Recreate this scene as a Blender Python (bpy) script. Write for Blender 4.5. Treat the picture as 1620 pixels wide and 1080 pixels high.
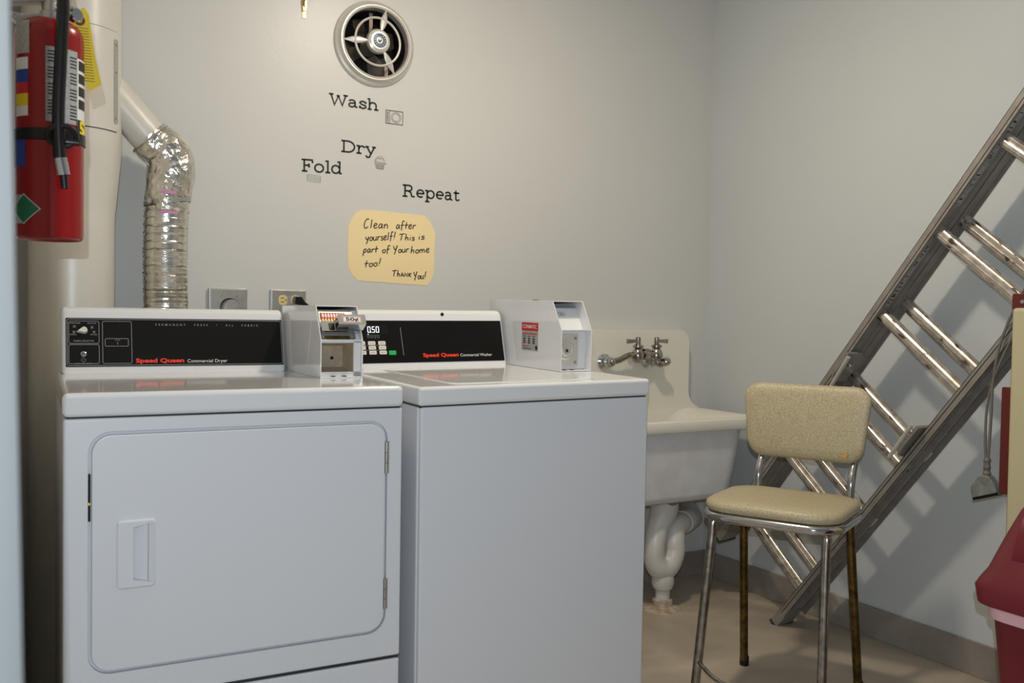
import bpy, bmesh, math, random
from mathutils import Vector, Matrix
from math import sin, cos, pi, radians

random.seed(7)
for o in list(bpy.data.objects): bpy.data.objects.remove(o)
SC = bpy.context.scene
COL = SC.collection

# ------------------------------------------------------------------ camera
# world: camera stands in the doorway at x=0 y=0, back wall y=2.961, right wall x=2.614
WY, WX, CZ = 2.961, 2.614, 1.0789
yaw, pitch, roll = 0.5141, -0.0288, 0.0156
fw = Vector((sin(yaw)*cos(pitch), cos(yaw)*cos(pitch), sin(pitch)))
rt = Vector((cos(yaw), -sin(yaw), 0)); up = rt.cross(fw)
r2 = rt*cos(roll)+up*sin(roll); u2 = -rt*sin(roll)+up*cos(roll)
cd = bpy.data.cameras.new('camera'); cam = bpy.data.objects.new('camera', cd); COL.objects.link(cam)
M = Matrix((r2, u2, -fw)).transposed().to_4x4(); M.translation = (0, 0, CZ); cam.matrix_world = M
cd.sensor_fit = 'HORIZONTAL'; cd.sensor_width = 23.5; cd.lens = 1453.07/1620*23.5
cd.clip_start = 0.02
cd.dof.use_dof = True; cd.dof.focus_distance = 2.6; cd.dof.aperture_fstop = 4.5
SC.camera = cam

# ------------------------------------------------------------------ world, lights, exposure
def lin(r, g, b):
    f = lambda c: (c/255/12.92) if c/255 <= .04045 else ((c/255+.055)/1.055)**2.4
    return (f(r), f(g), f(b), 1)
wd = bpy.data.worlds.new('world'); SC.world = wd; wd.use_nodes = True
wd.node_tree.nodes['Background'].inputs[0].default_value = (0.88, 0.94, 1.0, 1)
wd.node_tree.nodes['Background'].inputs[1].default_value = 0.17
SC.view_settings.view_transform = 'Standard'; SC.view_settings.look = 'None'
SC.view_settings.gamma = 1; SC.view_settings.use_curve_mapping = False
SC.view_settings.exposure = 0.0

def point(name, loc, watt, color, rad):
    l = bpy.data.lights.new(name, 'POINT'); l.energy = watt; l.color = color; l.shadow_soft_size = rad
    o = bpy.data.objects.new(name, l); COL.objects.link(o); o.location = loc; return o
point('ceiling_bulb_light', (1.26, 1.86, 2.32), 8, (1.0, 0.86, 0.69), 0.05)
al = bpy.data.lights.new('ceiling_fixture_light', 'AREA'); al.shape = 'DISK'; al.size = .14; al.energy = 13; al.color = (1.0, 0.87, 0.70)
ao = bpy.data.objects.new('ceiling_fixture_light', al); COL.objects.link(ao); ao.location = (1.26, 1.86, 2.40)
# the camera's own pop-up flash, a few centimetres beside the lens
point('camera_flash_light', (-0.027, -0.03, CZ+0.09), 68, (0.80, 0.90, 1.0), 0.004)

# ------------------------------------------------------------------ materials
MATS = {}
def pmat(name, col, rough=.5, metal=0., spec=.5, noise=None, bump=None, coat=0., emis=None, alpha=None, trans=0.):
    """noise=(scale, amount, colour2)   bump=(scale, strength, distance)"""
    m = bpy.data.materials.new(name); m.use_nodes = True; nt = m.node_tree; b = nt.nodes['Principled BSDF']
    b.inputs['Base Color'].default_value = col; b.inputs['Roughness'].default_value = rough
    b.inputs['Metallic'].default_value = metal; b.inputs['Specular IOR Level'].default_value = spec
    b.inputs['Coat Weight'].default_value = coat; b.inputs['Coat Roughness'].default_value = .05
    b.inputs['Transmission Weight'].default_value = trans
    tc = nt.nodes.new('ShaderNodeTexCoord')
    if noise:
        n = nt.nodes.new('ShaderNodeTexNoise'); n.inputs['Scale'].default_value = noise[0]; n.inputs['Detail'].default_value = 6
        nt.links.new(tc.outputs['Object'], n.inputs['Vector'])
        cr = nt.nodes.new('ShaderNodeValToRGB'); cr.color_ramp.elements[0].position = .35; cr.color_ramp.elements[1].position = .7
        cr.color_ramp.elements[0].color = noise[2]; cr.color_ramp.elements[1].color = col
        mx = nt.nodes.new('ShaderNodeMixRGB'); mx.inputs[0].default_value = noise[1]; mx.inputs[1].default_value = col
        nt.links.new(n.outputs['Fac'], cr.inputs[0]); nt.links.new(cr.outputs[0], mx.inputs[2]); nt.links.new(mx.outputs[0], b.inputs['Base Color'])
    if bump:
        n2 = nt.nodes.new('ShaderNodeTexNoise'); n2.inputs['Scale'].default_value = bump[0]; n2.inputs['Detail'].default_value = 4
        nt.links.new(tc.outputs['Object'], n2.inputs['Vector'])
        bp = nt.nodes.new('ShaderNodeBump'); bp.inputs['Strength'].default_value = bump[1]; bp.inputs['Distance'].default_value = bump[2]
        nt.links.new(n2.outputs['Fac'], bp.inputs['Height']); nt.links.new(bp.outputs[0], b.inputs['Normal'])
    if emis:
        b.inputs['Emission Color'].default_value = emis[0]; b.inputs['Emission Strength'].default_value = emis[1]
    MATS[name] = m; return m
wall_m = pmat('wall_paint', lin(211, 211, 208), .36, spec=.42, noise=(3, .25, lin(204, 204, 200)), bump=(38, .10, .004))
wall_r = pmat('wall_paint_right', lin(205, 209, 209), .5, spec=.35, noise=(3, .25, lin(198, 201, 200)), bump=(30, .08, .004))
ceil_m = pmat('ceiling_paint', lin(225, 222, 214), .8)
enamel = pmat('white_enamel', lin(222, 223, 224), .07, spec=.55)
enamel2 = pmat('white_enamel_front', lin(216, 218, 222), .32, spec=.4, bump=(300, .03, .0006))
pipe_m = pmat('painted_pipe', lin(212, 209, 200), .33, spec=.45, noise=(9, .3, lin(200, 196, 184)), bump=(25, .25, .004))
black = pmat('black_plastic', lin(20, 19, 19), .3, spec=.35)
blackp = pmat('black_panel', lin(17, 16, 15), .35, spec=.2)
gapm = pmat('dark_gap', lin(40, 42, 46), .7)
chrome = pmat('chrome', lin(196, 196, 198), .12, 1., bump=(60, .04, .001))
chrome_w = pmat('worn_chrome', lin(190, 186, 178), .22, 1., noise=(45, .7, lin(120, 108, 92)), bump=(90, .12, .001))
brassy = pmat('tarnished_leg', lin(132, 112, 66), .36, 1., noise=(50, .8, lin(70, 56, 32)))
brass = pmat('brass', lin(214, 176, 92), .25, 1.)
steel = pmat('brushed_steel', lin(188, 186, 180), .36, .75, noise=(30, .4, lin(130, 126, 118)))
alu = pmat('spun_aluminium', lin(224, 221, 213), .34, .45, noise=(14, .3, lin(190, 187, 180)))
rail_m = pmat('dull_aluminium', lin(158, 152, 144), .45, .3, noise=(22, .5, lin(122, 116, 109)), bump=(90, .15, .001))
rung_m = pmat('rung_aluminium', lin(222, 214, 204), .25, .7, noise=(34, .7, lin(150, 138, 124)), bump=(120, .12, .001))
dirt_m = pmat('dark_stain', lin(58, 48, 40), .8)
white = pmat('white_print', lin(225, 225, 222), .5)
greyp = pmat('grey_print', lin(150, 150, 148), .5)
redt = pmat('red_lettering', lin(240, 60, 30), .45)
red_l = pmat('red_label', lin(196, 34, 44), .45)
blue_l = pmat('blue_label', lin(34, 66, 150), .5)
blue_d = pmat('blue_ring', lin(70, 96, 128), .4)
yellow_l = pmat('yellow_label', lin(232, 206, 44), .5)
yellow_t = pmat('yellow_tag', lin(214, 184, 30), .6)
green_b = pmat('green_button', lin(20, 176, 84), .45)
green_l = pmat('green_label', lin(14, 104, 72), .45)
btn_m = pmat('button_grey', lin(216, 212, 200), .5)
ext_red = pmat('extinguisher_red', lin(140, 14, 15), .25, spec=.4)
label_g = pmat('label_grey', lin(178, 178, 174), .5, noise=(260, .6, lin(120, 120, 118)))
decal = pmat('black_vinyl', lin(26, 24, 22), .55)
thin_d = pmat('thin_decal_line', lin(105, 102, 96), .6)
paper = pmat('manila_paper', lin(246, 224, 172), .8, noise=(10, .2, lin(240, 214, 158)))
ink = pmat('black_ink', lin(30, 26, 24), .7)
cream = pmat('cream_porcelain', lin(234, 231, 218), .12, spec=.5, noise=(4, .3, lin(226, 221, 204)))
basin_m = pmat('painted_cast_iron', lin(230, 230, 231), .45, bump=(60, .1, .002), noise=(14, .3, lin(190, 190, 190)))
trap_m = pmat('white_painted_pipe', lin(218, 216, 210), .35, bump=(30, .3, .004), noise=(12, .35, lin(190, 186, 176)))
rust = pmat('rusty_paint', lin(206, 198, 184), .6, noise=(34, .8, lin(160, 122, 90)), bump=(50, .5, .004))
vinyl = pmat('tan_vinyl', lin(204, 190, 156), .42, spec=.4, noise=(230, .8, lin(158, 148, 118)), bump=(200, .25, .001))
tear_m = pmat('torn_vinyl_backing', lin(206, 150, 84), .8)
can_m = pmat('red_plastic', lin(104, 18, 32), .35, spec=.5)
bag_m = pmat('pale_liner', lin(222, 176, 182), .4)
creamp = pmat('cream_panel', lin(196, 186, 148), .5)
maroon = pmat('maroon_trim', lin(94, 28, 21), .5)
cord_m = pmat('grey_cord', lin(112, 106, 100), .5)
plug_m = pmat('grey_plug', lin(140, 142, 136), .25, noise=(40, .6, lin(84, 88, 84)))
ivory = pmat('ivory_receptacle', lin(224, 204, 140), .4)
tan_pocket = pmat('tan_metal', lin(178, 164, 142), .35, .25, noise=(50, .6, lin(150, 136, 114)))
digit = pmat('lit_digits', lin(235, 240, 255), .5, emis=((.85, .92, 1, 1), 1.5))
jamb_m = pmat('jamb_paint', lin(150, 156, 158), .6)
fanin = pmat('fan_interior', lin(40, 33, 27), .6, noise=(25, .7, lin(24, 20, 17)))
fanbl = pmat('fan_blade', lin(74, 64, 54), .5, .4)
rubber = pmat('green_rubber', lin(30, 70, 50), .7)
pink = pmat('magenta_print', lin(196, 136, 176), .5)

# foil with fine crinkles
def foil_mat():
    m = pmat('crinkled_foil', lin(222, 218, 208), .2, 1.); nt = m.node_tree; b = nt.nodes['Principled BSDF']
    tc = nt.nodes.new('ShaderNodeTexCoord'); v = nt.nodes.new('ShaderNodeTexVoronoi'); v.inputs['Scale'].default_value = 46
    n = nt.nodes.new('ShaderNodeTexNoise'); n.inputs['Scale'].default_value = 60
    mx = nt.nodes.new('ShaderNodeMath'); mx.operation = 'ADD'
    bp = nt.nodes.new('ShaderNodeBump'); bp.inputs['Strength'].default_value = .6; bp.inputs['Distance'].default_value = .006
    nt.links.new(tc.outputs['Object'], v.inputs['Vector']); nt.links.new(tc.outputs['Object'], n.inputs['Vector'])
    nt.links.new(v.outputs['Distance'], mx.inputs[0]); nt.links.new(n.outputs['Fac'], mx.inputs[1])
    nt.links.new(mx.outputs[0], bp.inputs['Height']); nt.links.new(bp.outputs[0], b.inputs['Normal'])
    return m
foil = foil_mat()
foil_h = pmat('ribbed_foil', lin(222, 219, 210), .2, 1., bump=(150, .35, .002))
# floor sheet and marbled base
def stone(name, c1, c2, c3, scale, rough):
    m = pmat(name, c1, rough); nt = m.node_tree; b = nt.nodes['Principled BSDF']
    tc = nt.nodes.new('ShaderNodeTexCoord'); n = nt.nodes.new('ShaderNodeTexNoise'); n.inputs['Scale'].default_value = scale
    n.inputs['Detail'].default_value = 8; n.inputs['Distortion'].default_value = 1.2
    cr = nt.nodes.new('ShaderNodeValToRGB'); e = cr.color_ramp.elements; e[0].position = .3; e[0].color = c2; e[1].position = .62; e[1].color = c1
    e2 = e.new(.72); e2.color = c3
    nt.links.new(tc.outputs['Object'], n.inputs['Vector']); nt.links.new(n.outputs['Fac'], cr.inputs[0]); nt.links.new(cr.outputs[0], b.inputs['Base Color'])
    return m
def grime(m, scale, lo, hi, col):
    nt = m.node_tree; b = nt.nodes['Principled BSDF']; lk = b.inputs['Base Color'].links; src = lk[0].from_socket
    tc = nt.nodes.new('ShaderNodeTexCoord'); mp = nt.nodes.new('ShaderNodeMapping'); mp.inputs['Scale'].default_value = (1.6, .45, 1)
    n = nt.nodes.new('ShaderNodeTexNoise'); n.inputs['Scale'].default_value = scale; n.inputs['Detail'].default_value = 3
    cr = nt.nodes.new('ShaderNodeValToRGB'); cr.color_ramp.elements[0].position = lo; cr.color_ramp.elements[1].position = hi
    mx = nt.nodes.new('ShaderNodeMixRGB'); mx.inputs[2].default_value = col
    nt.links.new(tc.outputs['Object'], mp.inputs[0]); nt.links.new(mp.outputs[0], n.inputs['Vector']); nt.links.new(n.outputs['Fac'], cr.inputs[0])
    nt.links.new(cr.outputs[0], mx.inputs[0]); nt.links.new(src, mx.inputs[1]); nt.links.new(mx.outputs[0], b.inputs['Base Color'])
    inv = nt.nodes.new('ShaderNodeMath'); inv.operation = 'MULTIPLY_ADD'; inv.inputs[1].default_value = -.6; inv.inputs[2].default_value = .65
    nt.links.new(cr.outputs[0], inv.inputs[0]); nt.links.new(inv.outputs[0], b.inputs['Metallic'])
grime(rung_m, 46, .60, .66, lin(70, 58, 46))
floor_m = stone('floor_sheet', lin(188, 175, 156), lin(160, 149, 135), lin(202, 189, 171), 2.6, .42)
base_m = stone('marbled_base', lin(154, 145, 135), lin(132, 125, 117), lin(186, 178, 168), 4.5, .4)

# ------------------------------------------------------------------ mesh helpers
def link(o, parent=None):
    COL.objects.link(o)
    if parent: o.parent = parent
    return o
def empty(name, label, cat, loc=(0, 0, 0), rotz=0, group=None, mat=None):
    o = bpy.data.objects.new(name, None); o.empty_display_size = .1; link(o)
    if mat is not None: o.matrix_world = mat
    else: o.location = loc; o.rotation_euler = (0, 0, rotz)
    o['label'] = label; o['category'] = cat
    if group: o['group'] = group
    return o
def tag(o, label, cat, group=None):
    o['label'] = label; o['category'] = cat
    if group: o['group'] = group
    return o
class B:
    """collects shapes, links them as one mesh object"""
    def __init__(s): s.bm = bmesh.new()
    def add(s, verts, faces):
        vs = [s.bm.verts.new(v) for v in verts]; out = []
        for f in faces:
            try: out.append(s.bm.faces.new([vs[i] for i in f]))
            except ValueError: pass
        return vs, out
    def box(s, lo, hi, bev=0, seg=2):
        x0, y0, z0 = lo; x1, y1, z1 = hi
        vs, fs = s.add([(x0,y0,z0),(x1,y0,z0),(x1,y1,z0),(x0,y1,z0),(x0,y0,z1),(x1,y0,z1),(x1,y1,z1),(x0,y1,z1)],
                       [(0,3,2,1),(4,5,6,7),(0,1,5,4),(1,2,6,5),(2,3,7,6),(3,0,4,7)])
        if bev:
            ed = list({e for f in fs for e in f.edges})
            bmesh.ops.bevel(s.bm, geom=ed, offset=bev, segments=seg, affect='EDGES', profile=.5, clamp_overlap=True)
        return s
    def prism(s, poly, d0, d1, axes='xzy', bev=0, seg=2, M=None):
        """poly in the first two axes, extruded along the third from d0 to d1"""
        ia, ib, ic = ['xyz'.index(c) for c in axes]
        def mk(p, d):
            v = [0, 0, 0]; v[ia] = p[0]; v[ib] = p[1]; v[ic] = d
            return (M @ Vector(v)) if M is not None else Vector(v)
        n = len(poly); V = [mk(p, d0) for p in poly]+[mk(p, d1) for p in poly]
        F = [tuple(range(n))[::-1], tuple(range(n, 2*n))]+[(i, (i+1) % n, n+(i+1) % n, n+i) for i in range(n)]
        vs, fs = s.add(V, F)
        bmesh.ops.recalc_face_normals(s.bm, faces=fs)
        if bev:
            ed = [e for f in fs[:2] for e in f.edges]
            bmesh.ops.bevel(s.bm, geom=list(set(ed)), offset=bev, segments=seg, affect='EDGES', profile=.5, clamp_overlap=True)
        return s
    def tube(s, pts, r, seg=14, closed=False, caps=True):
        pts = [Vector(p) for p in pts]; n = len(pts); R = r if hasattr(r, '__len__') else [r]*n
        tang = []
        for i in range(n):
            a = pts[(i-1) % n] if (closed or i > 0) else pts[i]; b = pts[(i+1) % n] if (closed or i < n-1) else pts[i]
            tang.append((b-a).normalized())
        t = tang[0]; ref = Vector((0, 0, 1)) if abs(t.z) < .9 else Vector((1, 0, 0)); u = t.cross(ref).normalized(); rings = []
        for i in range(n):
            t = tang[i]; u = (u-t*u.dot(t)).normalized(); w = t.cross(u)
            rings.append([s.bm.verts.new(pts[i]+(u*cos(2*pi*k/seg)+w*sin(2*pi*k/seg))*R[i]) for k in range(seg)])
        fs = []
        for i in range(n if closed else n-1):
            a = rings[i]; b = rings[(i+1) % n]
            for k in range(seg): fs.append(s.bm.faces.new((a[k], a[(k+1) % seg], b[(k+1) % seg], b[k])))
        if caps and not closed:
            fs.append(s.bm.faces.new(rings[0][::-1])); fs.append(s.bm.faces.new(rings[-1]))
        return s
    def cyl(s, a, b, r, r2=None, seg=24):
        return s.tube([a, b], [r, r if r2 is None else r2], seg)
    def lathe(s, prof, o=(0, 0, 0), axis=(0, 0, 1), seg=40, a0=0, a1=2*pi, closed_prof=False):
        """prof = [(radius, height along axis)]"""
        ax = Vector(axis).normalized(); ref = Vector((0, 0, 1)) if abs(ax.z) < .9 else Vector((1, 0, 0))
        u = ax.cross(ref).normalized(); w = ax.cross(u); o = Vector(o); full = abs(a1-a0-2*pi) < 1e-6; N = seg if full else seg+1
        rings = []
        for r, h in prof:
            if r < 1e-6: rings.append([s.bm.verts.new(o+ax*h)])
            else: rings.append([s.bm.verts.new(o+ax*h+(u*cos(a0+(a1-a0)*k/seg)+w*sin(a0+(a1-a0)*k/seg))*r) for k in range(N)])
        fs = []
        pairs = list(zip(rings, rings[1:]))+([(rings[-1], rings[0])] if closed_prof else [])
        for a, b in pairs:
            for k in range(seg):
                k2 = (k+1) % N
                if len(a) == 1 and len(b) == 1: continue
                if len(a) == 1: fs.append(s.bm.faces.new((a[0], b[k2], b[k])))
                elif len(b) == 1: fs.append(s.bm.faces.new((a[k], a[k2], b[0])))
                else: fs.append(s.bm.faces.new((a[k], a[k2], b[k2], b[k])))
        bmesh.ops.recalc_face_normals(s.bm, faces=fs)
        return s
    def loft(s, loops, caps=(True, True)):
        R = [[s.bm.verts.new(p) for p in L] for L in loops]; n = len(R[0]); fs = []
        for a, b in zip(R, R[1:]):
            for k in range(n): fs.append(s.bm.faces.new((a[k], a[(k+1) % n], b[(k+1) % n], b[k])))
        if caps[0]: fs.append(s.bm.faces.new(R[0][::-1]))
        if caps[1]: fs.append(s.bm.faces.new(R[-1]))
        bmesh.ops.recalc_face_normals(s.bm, faces=fs)
        return s
    def ribbon(s, poly, w, O, X, Y, N, th=.0006, closed=False):
        """flat stroke of width w along a 2D polyline, laid at O + X*u + Y*v, thickness th along N"""
        P = [Vector((p[0], p[1])) for p in poly]; n = len(P)
        if n < 2: return s
        L = []
        for i in range(n):
            a = P[i-1] if (i > 0 or closed) else None; b = P[(i+1) % n] if (i < n-1 or closed) else None
            d1 = (P[i]-a).normalized() if a is not None and (P[i]-a).length > 1e-9 else None
            d2 = (b-P[i]).normalized() if b is not None and (b-P[i]).length > 1e-9 else None
            d1 = d1 or d2 or Vector((1, 0)); d2 = d2 or d1
            n1 = Vector((-d1.y, d1.x)); n2 = Vector((-d2.y, d2.x)); m = n1+n2
            m = n1 if m.length < .35 else m.normalized()
            k = 1/max(.55, m.dot(n1)); L.append((P[i]+m*w/2*k, P[i]-m*w/2*k))
        O, X, Y, N = Vector(O), Vector(X), Vector(Y), Vector(N)
        f3 = lambda p, h: O+X*p.x+Y*p.y+N*h
        top = [(s.bm.verts.new(f3(a, th)), s.bm.verts.new(f3(b, th))) for a, b in L]
        bot = [(s.bm.verts.new(f3(a, 0)), s.bm.verts.new(f3(b, 0))) for a, b in L]
        for i in range(n if closed else n-1):
            j = (i+1) % n
            s.bm.faces.new((top[i][0], top[i][1], top[j][1], top[j][0]))
            s.bm.faces.new((top[i][1], bot[i][1], bot[j][1], top[j][1])); s.bm.faces.new((bot[i][0], top[i][0], top[j][0], bot[j][0]))
        return s
    def done(s, name, mat, parent=None, smooth=True, ang=35, loc=None):
        me = bpy.data.meshes.new(name)
        if loc is not None: bmesh.ops.translate(s.bm, verts=s.bm.verts, vec=-Vector(loc))
        s.bm.to_mesh(me); s.bm.free(); me.materials.append(mat)
        if smooth:
            for p in me.polygons: p.use_smooth = True
            me.set_sharp_from_angle(angle=radians(ang))
        o = bpy.data.objects.new(name, me); link(o, parent)
        if smooth and ang == 35: wn = o.modifiers.new('w', 'WEIGHTED_NORMAL'); wn.keep_sharp = True; wn.weight = 100
        if loc is not None: o.location = loc
        return o
def cut(o, cutter_B):
    """boolean difference, baked into the mesh"""
    c = cutter_B.done('cutter', gapm, smooth=False)
    c.parent = o.parent
    for m_ in list(o.modifiers): o.modifiers.remove(m_)
    md = o.modifiers.new('b', 'BOOLEAN'); md.operation = 'DIFFERENCE'; md.solver = 'EXACT'; md.object = c
    bpy.context.view_layer.update(); dg = bpy.context.evaluated_depsgraph_get()
    me = bpy.data.meshes.new_from_object(o.evaluated_get(dg)); o.modifiers.remove(md); old = o.data; o.data = me; bpy.data.meshes.remove(old)
    bpy.data.objects.remove(c)
    for p in me.polygons: p.use_smooth = True
    me.set_sharp_from_angle(angle=radians(35)); wn = o.modifiers.new('w', 'WEIGHTED_NORMAL'); wn.keep_sharp = True; wn.weight = 100
    return o
def rrect(x0, y0, x1, y1, r, n=6):
    P = []
    for cx, cy, a in ((x1-r, y1-r, 0), (x0+r, y1-r, pi/2), (x0+r, y0+r, pi), (x1-r, y0+r, 3*pi/2)):
        for k in range(n+1): P.append((cx+r*cos(a+pi/2*k/n), cy+r*sin(a+pi/2*k/n)))
    return P
def arc(cx, cy, rx, ry, a0, a1, n=10):
    return [(cx+rx*cos(radians(a0+(a1-a0)*k/n)), cy+ry*sin(radians(a0+(a1-a0)*k/n))) for k in range(n+1)]
def smooth_path(P, k=6):
    P = [Vector(p) for p in P]; out = []
    for i in range(len(P)-1):
        a = P[max(0, i-1)]; b = P[i]; c = P[i+1]; d = P[min(len(P)-1, i+2)]
        for j in range(k):
            t = j/k; out.append(.5*((2*b)+(c-a)*t+(2*a-5*b+4*c-d)*t*t+(3*b-a-3*c+d)*t**3))
    out.append(P[-1]); return out
def text(B_, string, O, X, Y, N, th=.0005, bold=0., space=1.):
    """built-in sans lettering squeezed into the parallelogram O, O+X, O+Y (Y = cap height)"""
    cu = bpy.data.curves.new('t', 'FONT'); cu.body = string; cu.size = 1; cu.offset = bold; cu.space_character = space; cu.resolution_u = 3
    t = bpy.data.objects.new('t', cu); COL.objects.link(t); bpy.context.view_layer.update()
    me = bpy.data.meshes.new_from_object(t.evaluated_get(bpy.context.evaluated_depsgraph_get()))
    xs = [v.co.x for v in me.vertices]; x0, x1 = min(xs), max(xs); cap = .70
    O, X, Y, N = Vector(O), Vector(X), Vector(Y), Vector(N)
    vs = [B_.bm.verts.new(O+X*((v.co.x-x0)/(x1-x0))+Y*(v.co.y/cap)+N*th) for v in me.vertices]
    for p in me.polygons:
        try: B_.bm.faces.new([vs[i] for i in p.vertices])
        except ValueError: pass
    bpy.data.objects.remove(t); bpy.data.curves.remove(cu); bpy.data.meshes.remove(me)
    return B_

# ------------------------------------------------------------------ the room
def struct(o): o['kind'] = 'structure'; return o
FANC = (1.120, 1.985)
w = B().box((-.30, WY, -.02), (WX+.12, WY+.16, 2.5)).done('wall_back', wall_m, smooth=False)
cut(w, B().cyl((FANC[0], WY-.1, FANC[1]), (FANC[0], WY+.12, FANC[1]), .116, seg=48)); struct(w)
struct(B().box((WX, -1.2, -.02), (WX+.12, WY, 2.5)).done('wall_right', wall_r, smooth=False))
struct(B().box((-.14, .60, -.02), (-.02, WY, 2.5)).done('wall_left', wall_m, smooth=False))
struct(B().box((-1.4, .40, 0), (-.28, .58, 2.5)).done('wall_front', wall_m, smooth=False))
struct(B().box((-1.4, -1.2, -.10), (WX+.12, WY+.16, 0)).done('floor', floor_m, smooth=False))
struct(B().box((-1.4, .42, 2.5), (WX+.12, WY+.16, 2.58)).done('ceiling', ceil_m, smooth=False))
struct(B().box((.16, WY-.012, 0), (WX, WY, .10), .003).done('baseboard_back', base_m))
struct(B().box((WX-.012, -.6, 0), (WX, WY-.012, .105), .003).done('baseboard_right', base_m))
# door jamb beside the lens, leaning very slightly
jb = B()
def jloop(z): k = .017*(1.2-z); return [(x+k, y, z) for x, y in ((.0065, .47), (.0045, .476), (-.10, .62), (-.30, .62), (-.30, .34), (-.028, .34), (-.024, .343))]
jb.loft([jloop(0), jloop(2.1)])
struct(jb.done('trim_1', jamb_m))

# ------------------------------------------------------------------ clothes dryer
FY = (1.9303)
dry = empty('clothes_dryer', 'white clothes dryer with large square front door, standing left of the washer', 'dryer', (.1148, 1.9303, 0), -.0346)
DW, DH = .684, .917
cab = B().box((0, .016, .03), (DW, .69, DH-.050), .006).done('cabinet', enamel2, dry)
# front panel with a rounded opening for the door
fp = B().box((0, 0, .309), (DW, .016, DH-.0495), .005, 3).done('front_panel', enamel2, dry)
cut(fp, B().prism(rrect(.043, .366, .649, .841, .042), -.02, .012, 'xzy'))
lp = B().box((0.001, 0, .05), (DW-.001, .016, .302), .005, 3).done('lower_panel', enamel2, dry)
B().box((.004, .006, .295), (DW-.004, .016, .316)).done('panel_gap', gapm, dry)
for sx in (.05, DW-.05):
    for ty in (.06, .62): B().cyl((sx, ty, 0), (sx, ty, .032), .02).done('leveling_foot', black, dry)
B().box((-.002, -.003, DH-.047), (DW+.002, .70, DH), .011, 4).done('worktop', enamel, dry)
B().box((.006, .004, DH-.056), (DW-.006, .69, DH-.044)).done('worktop_gap', gapm, dry)
door = B().prism(rrect(.0495, .3725, .6425, .8345, .036, 8), -.004, .0118, 'xzy', .003, 2).done('door', enamel2, dry)
# recessed pull: raised plate with a wedge pocket
hp = B().prism(rrect(.094, .532, .165, .667, .008, 3), -.0115, -.003, 'xzy', .004, 3).done('door_handle', enamel2, door)
wedge = B()
V_ = [(.124, .548), (.161, .541), (.161, .660), (.124, .652)]
wedge.add([(x, -.03, z) for x, z in V_]+[(.124, .010, .548), (.162, -.0085, .541), (.162, -.0085, .660), (.124, .010, .652)],
          [(0,1,2,3),(7,6,5,4),(0,4,5,1),(1,5,6,2),(2,6,7,3),(3,7,4,0)])
bmesh.ops.recalc_face_normals(wedge.bm, faces=wedge.bm.faces)
cut(hp, wedge)
w2 = B(); w2.add([(x, -.03, z) for x, z in V_]+[(.124, .010, .548), (.162, -.0085, .541), (.162, -.0085, .660), (.124, .010, .652)],
          [(0,1,2,3),(7,6,5,4),(0,4,5,1),(1,5,6,2),(2,6,7,3),(3,7,4,0)])
bmesh.ops.recalc_face_normals(w2.bm, faces=w2.bm.faces)
cut(door, w2)
for z0, z1 in ((.723, .794), (.419, .487)):
    h = B()
    for k in range(3):
        a = z0+(z1-z0)*k/3; h.cyl((.646, -.003, a+.001), (.646, -.003, a+(z1-z0)/3-.001), .0034, seg=10)
    h.box((.643, -.0025, z0), (.652, .004, z1)); h.done('hinge', steel, door)
B().box((.0435, -.001, .669), (.0475, .010, .760)).done('door_seal', black, dry)
B().box((.0433, -.0015, .700), (.047, .010, .705)).done('seal_mark', yellow_l, dry)

# slanted control panel shared by both machines
SL = Vector((0, .045, .163)).normalized(); SN = Vector((0, -.163, .045)).normalized()
def console(root, s0, s1, tf, name='console'):
    prof = [(tf, DH), (tf+.042, DH+.152), (tf+.050, DH+.161), (tf+.062, DH+.1655), (tf+.10, DH+.165), (tf+.118, DH+.155), (tf+.122, DH+.14), (tf+.122, DH)]
    b = B().prism(prof, s0, s1, 'yzx', .010, 4)
    return b.done(name, enamel, root)
class PanelMap:
    def __init__(s, tf): s.q = Vector((0, tf, DH))
    def __call__(s, x, z, h=0): k = (z-DH)/SL.z; return s.q+SL*k+Vector((x, 0, 0))+SN*h
    def rect(s, b, x0, z0, x1, z1, h, th, r=.002, bev=0):
        pts = rrect(x0, z0, x1, z1, r, 3); n = len(pts)
        vs, fs = b.add([s(p[0], p[1], h) for p in pts]+[s(p[0], p[1], h+th) for p in pts],
              [tuple(range(n))[::-1], tuple(range(n, 2*n))]+[(i, (i+1) % n, n+(i+1) % n, n+i) for i in range(n)])
        return b
    def line(s, b, pts, w, h, closed=False):
        o = s(0, DH, h); b.ribbon([(p[0], (p[1]-DH)/SL.z) for p in pts], w, o, (1, 0, 0), SL, SN, .0002, closed); return b
    def text(s, b, st, x, z, wd_, ht, h=.0022, bold=0, space=1): return text(b, st, s(x, z, h), (wd_, 0, 0), SL*ht, SN, .0002, bold, space)
dc = console(dry, .010, .561, .575); pm = PanelMap(.575)
face = pm.rect(B(), .0205, .9335, .556, .1375+.917, -.001, .0025, .002).done('control_panel', blackp, dc)
b = B(); lw = .0011
pm.line(b, rrect(.0235, .9365, .553, 1.0515, .004, 4), .0012, .0016, True)
pm.line(b, rrect(.027, .991, .096, 1.0465, .004, 4), lw, .0016, True)
pm.line(b, rrect(.027, .941, .096, .988, .004, 4), lw, .0016, True)
pm.line(b, rrect(.104, .941, .172, 1.0465, .004, 4), lw, .0016, True)
pm.line(b, rrect(.110, .984, .164, 1.003, .003, 4), lw, .0016, True)
pm.line(b, [(.060, .955), (.0655, .950), (.060, .945), (.0545, .950)], .0007, .0016, True)
pm.line(b, [(.139, .988), (.139, .9945)], .0012, .0016)
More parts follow.
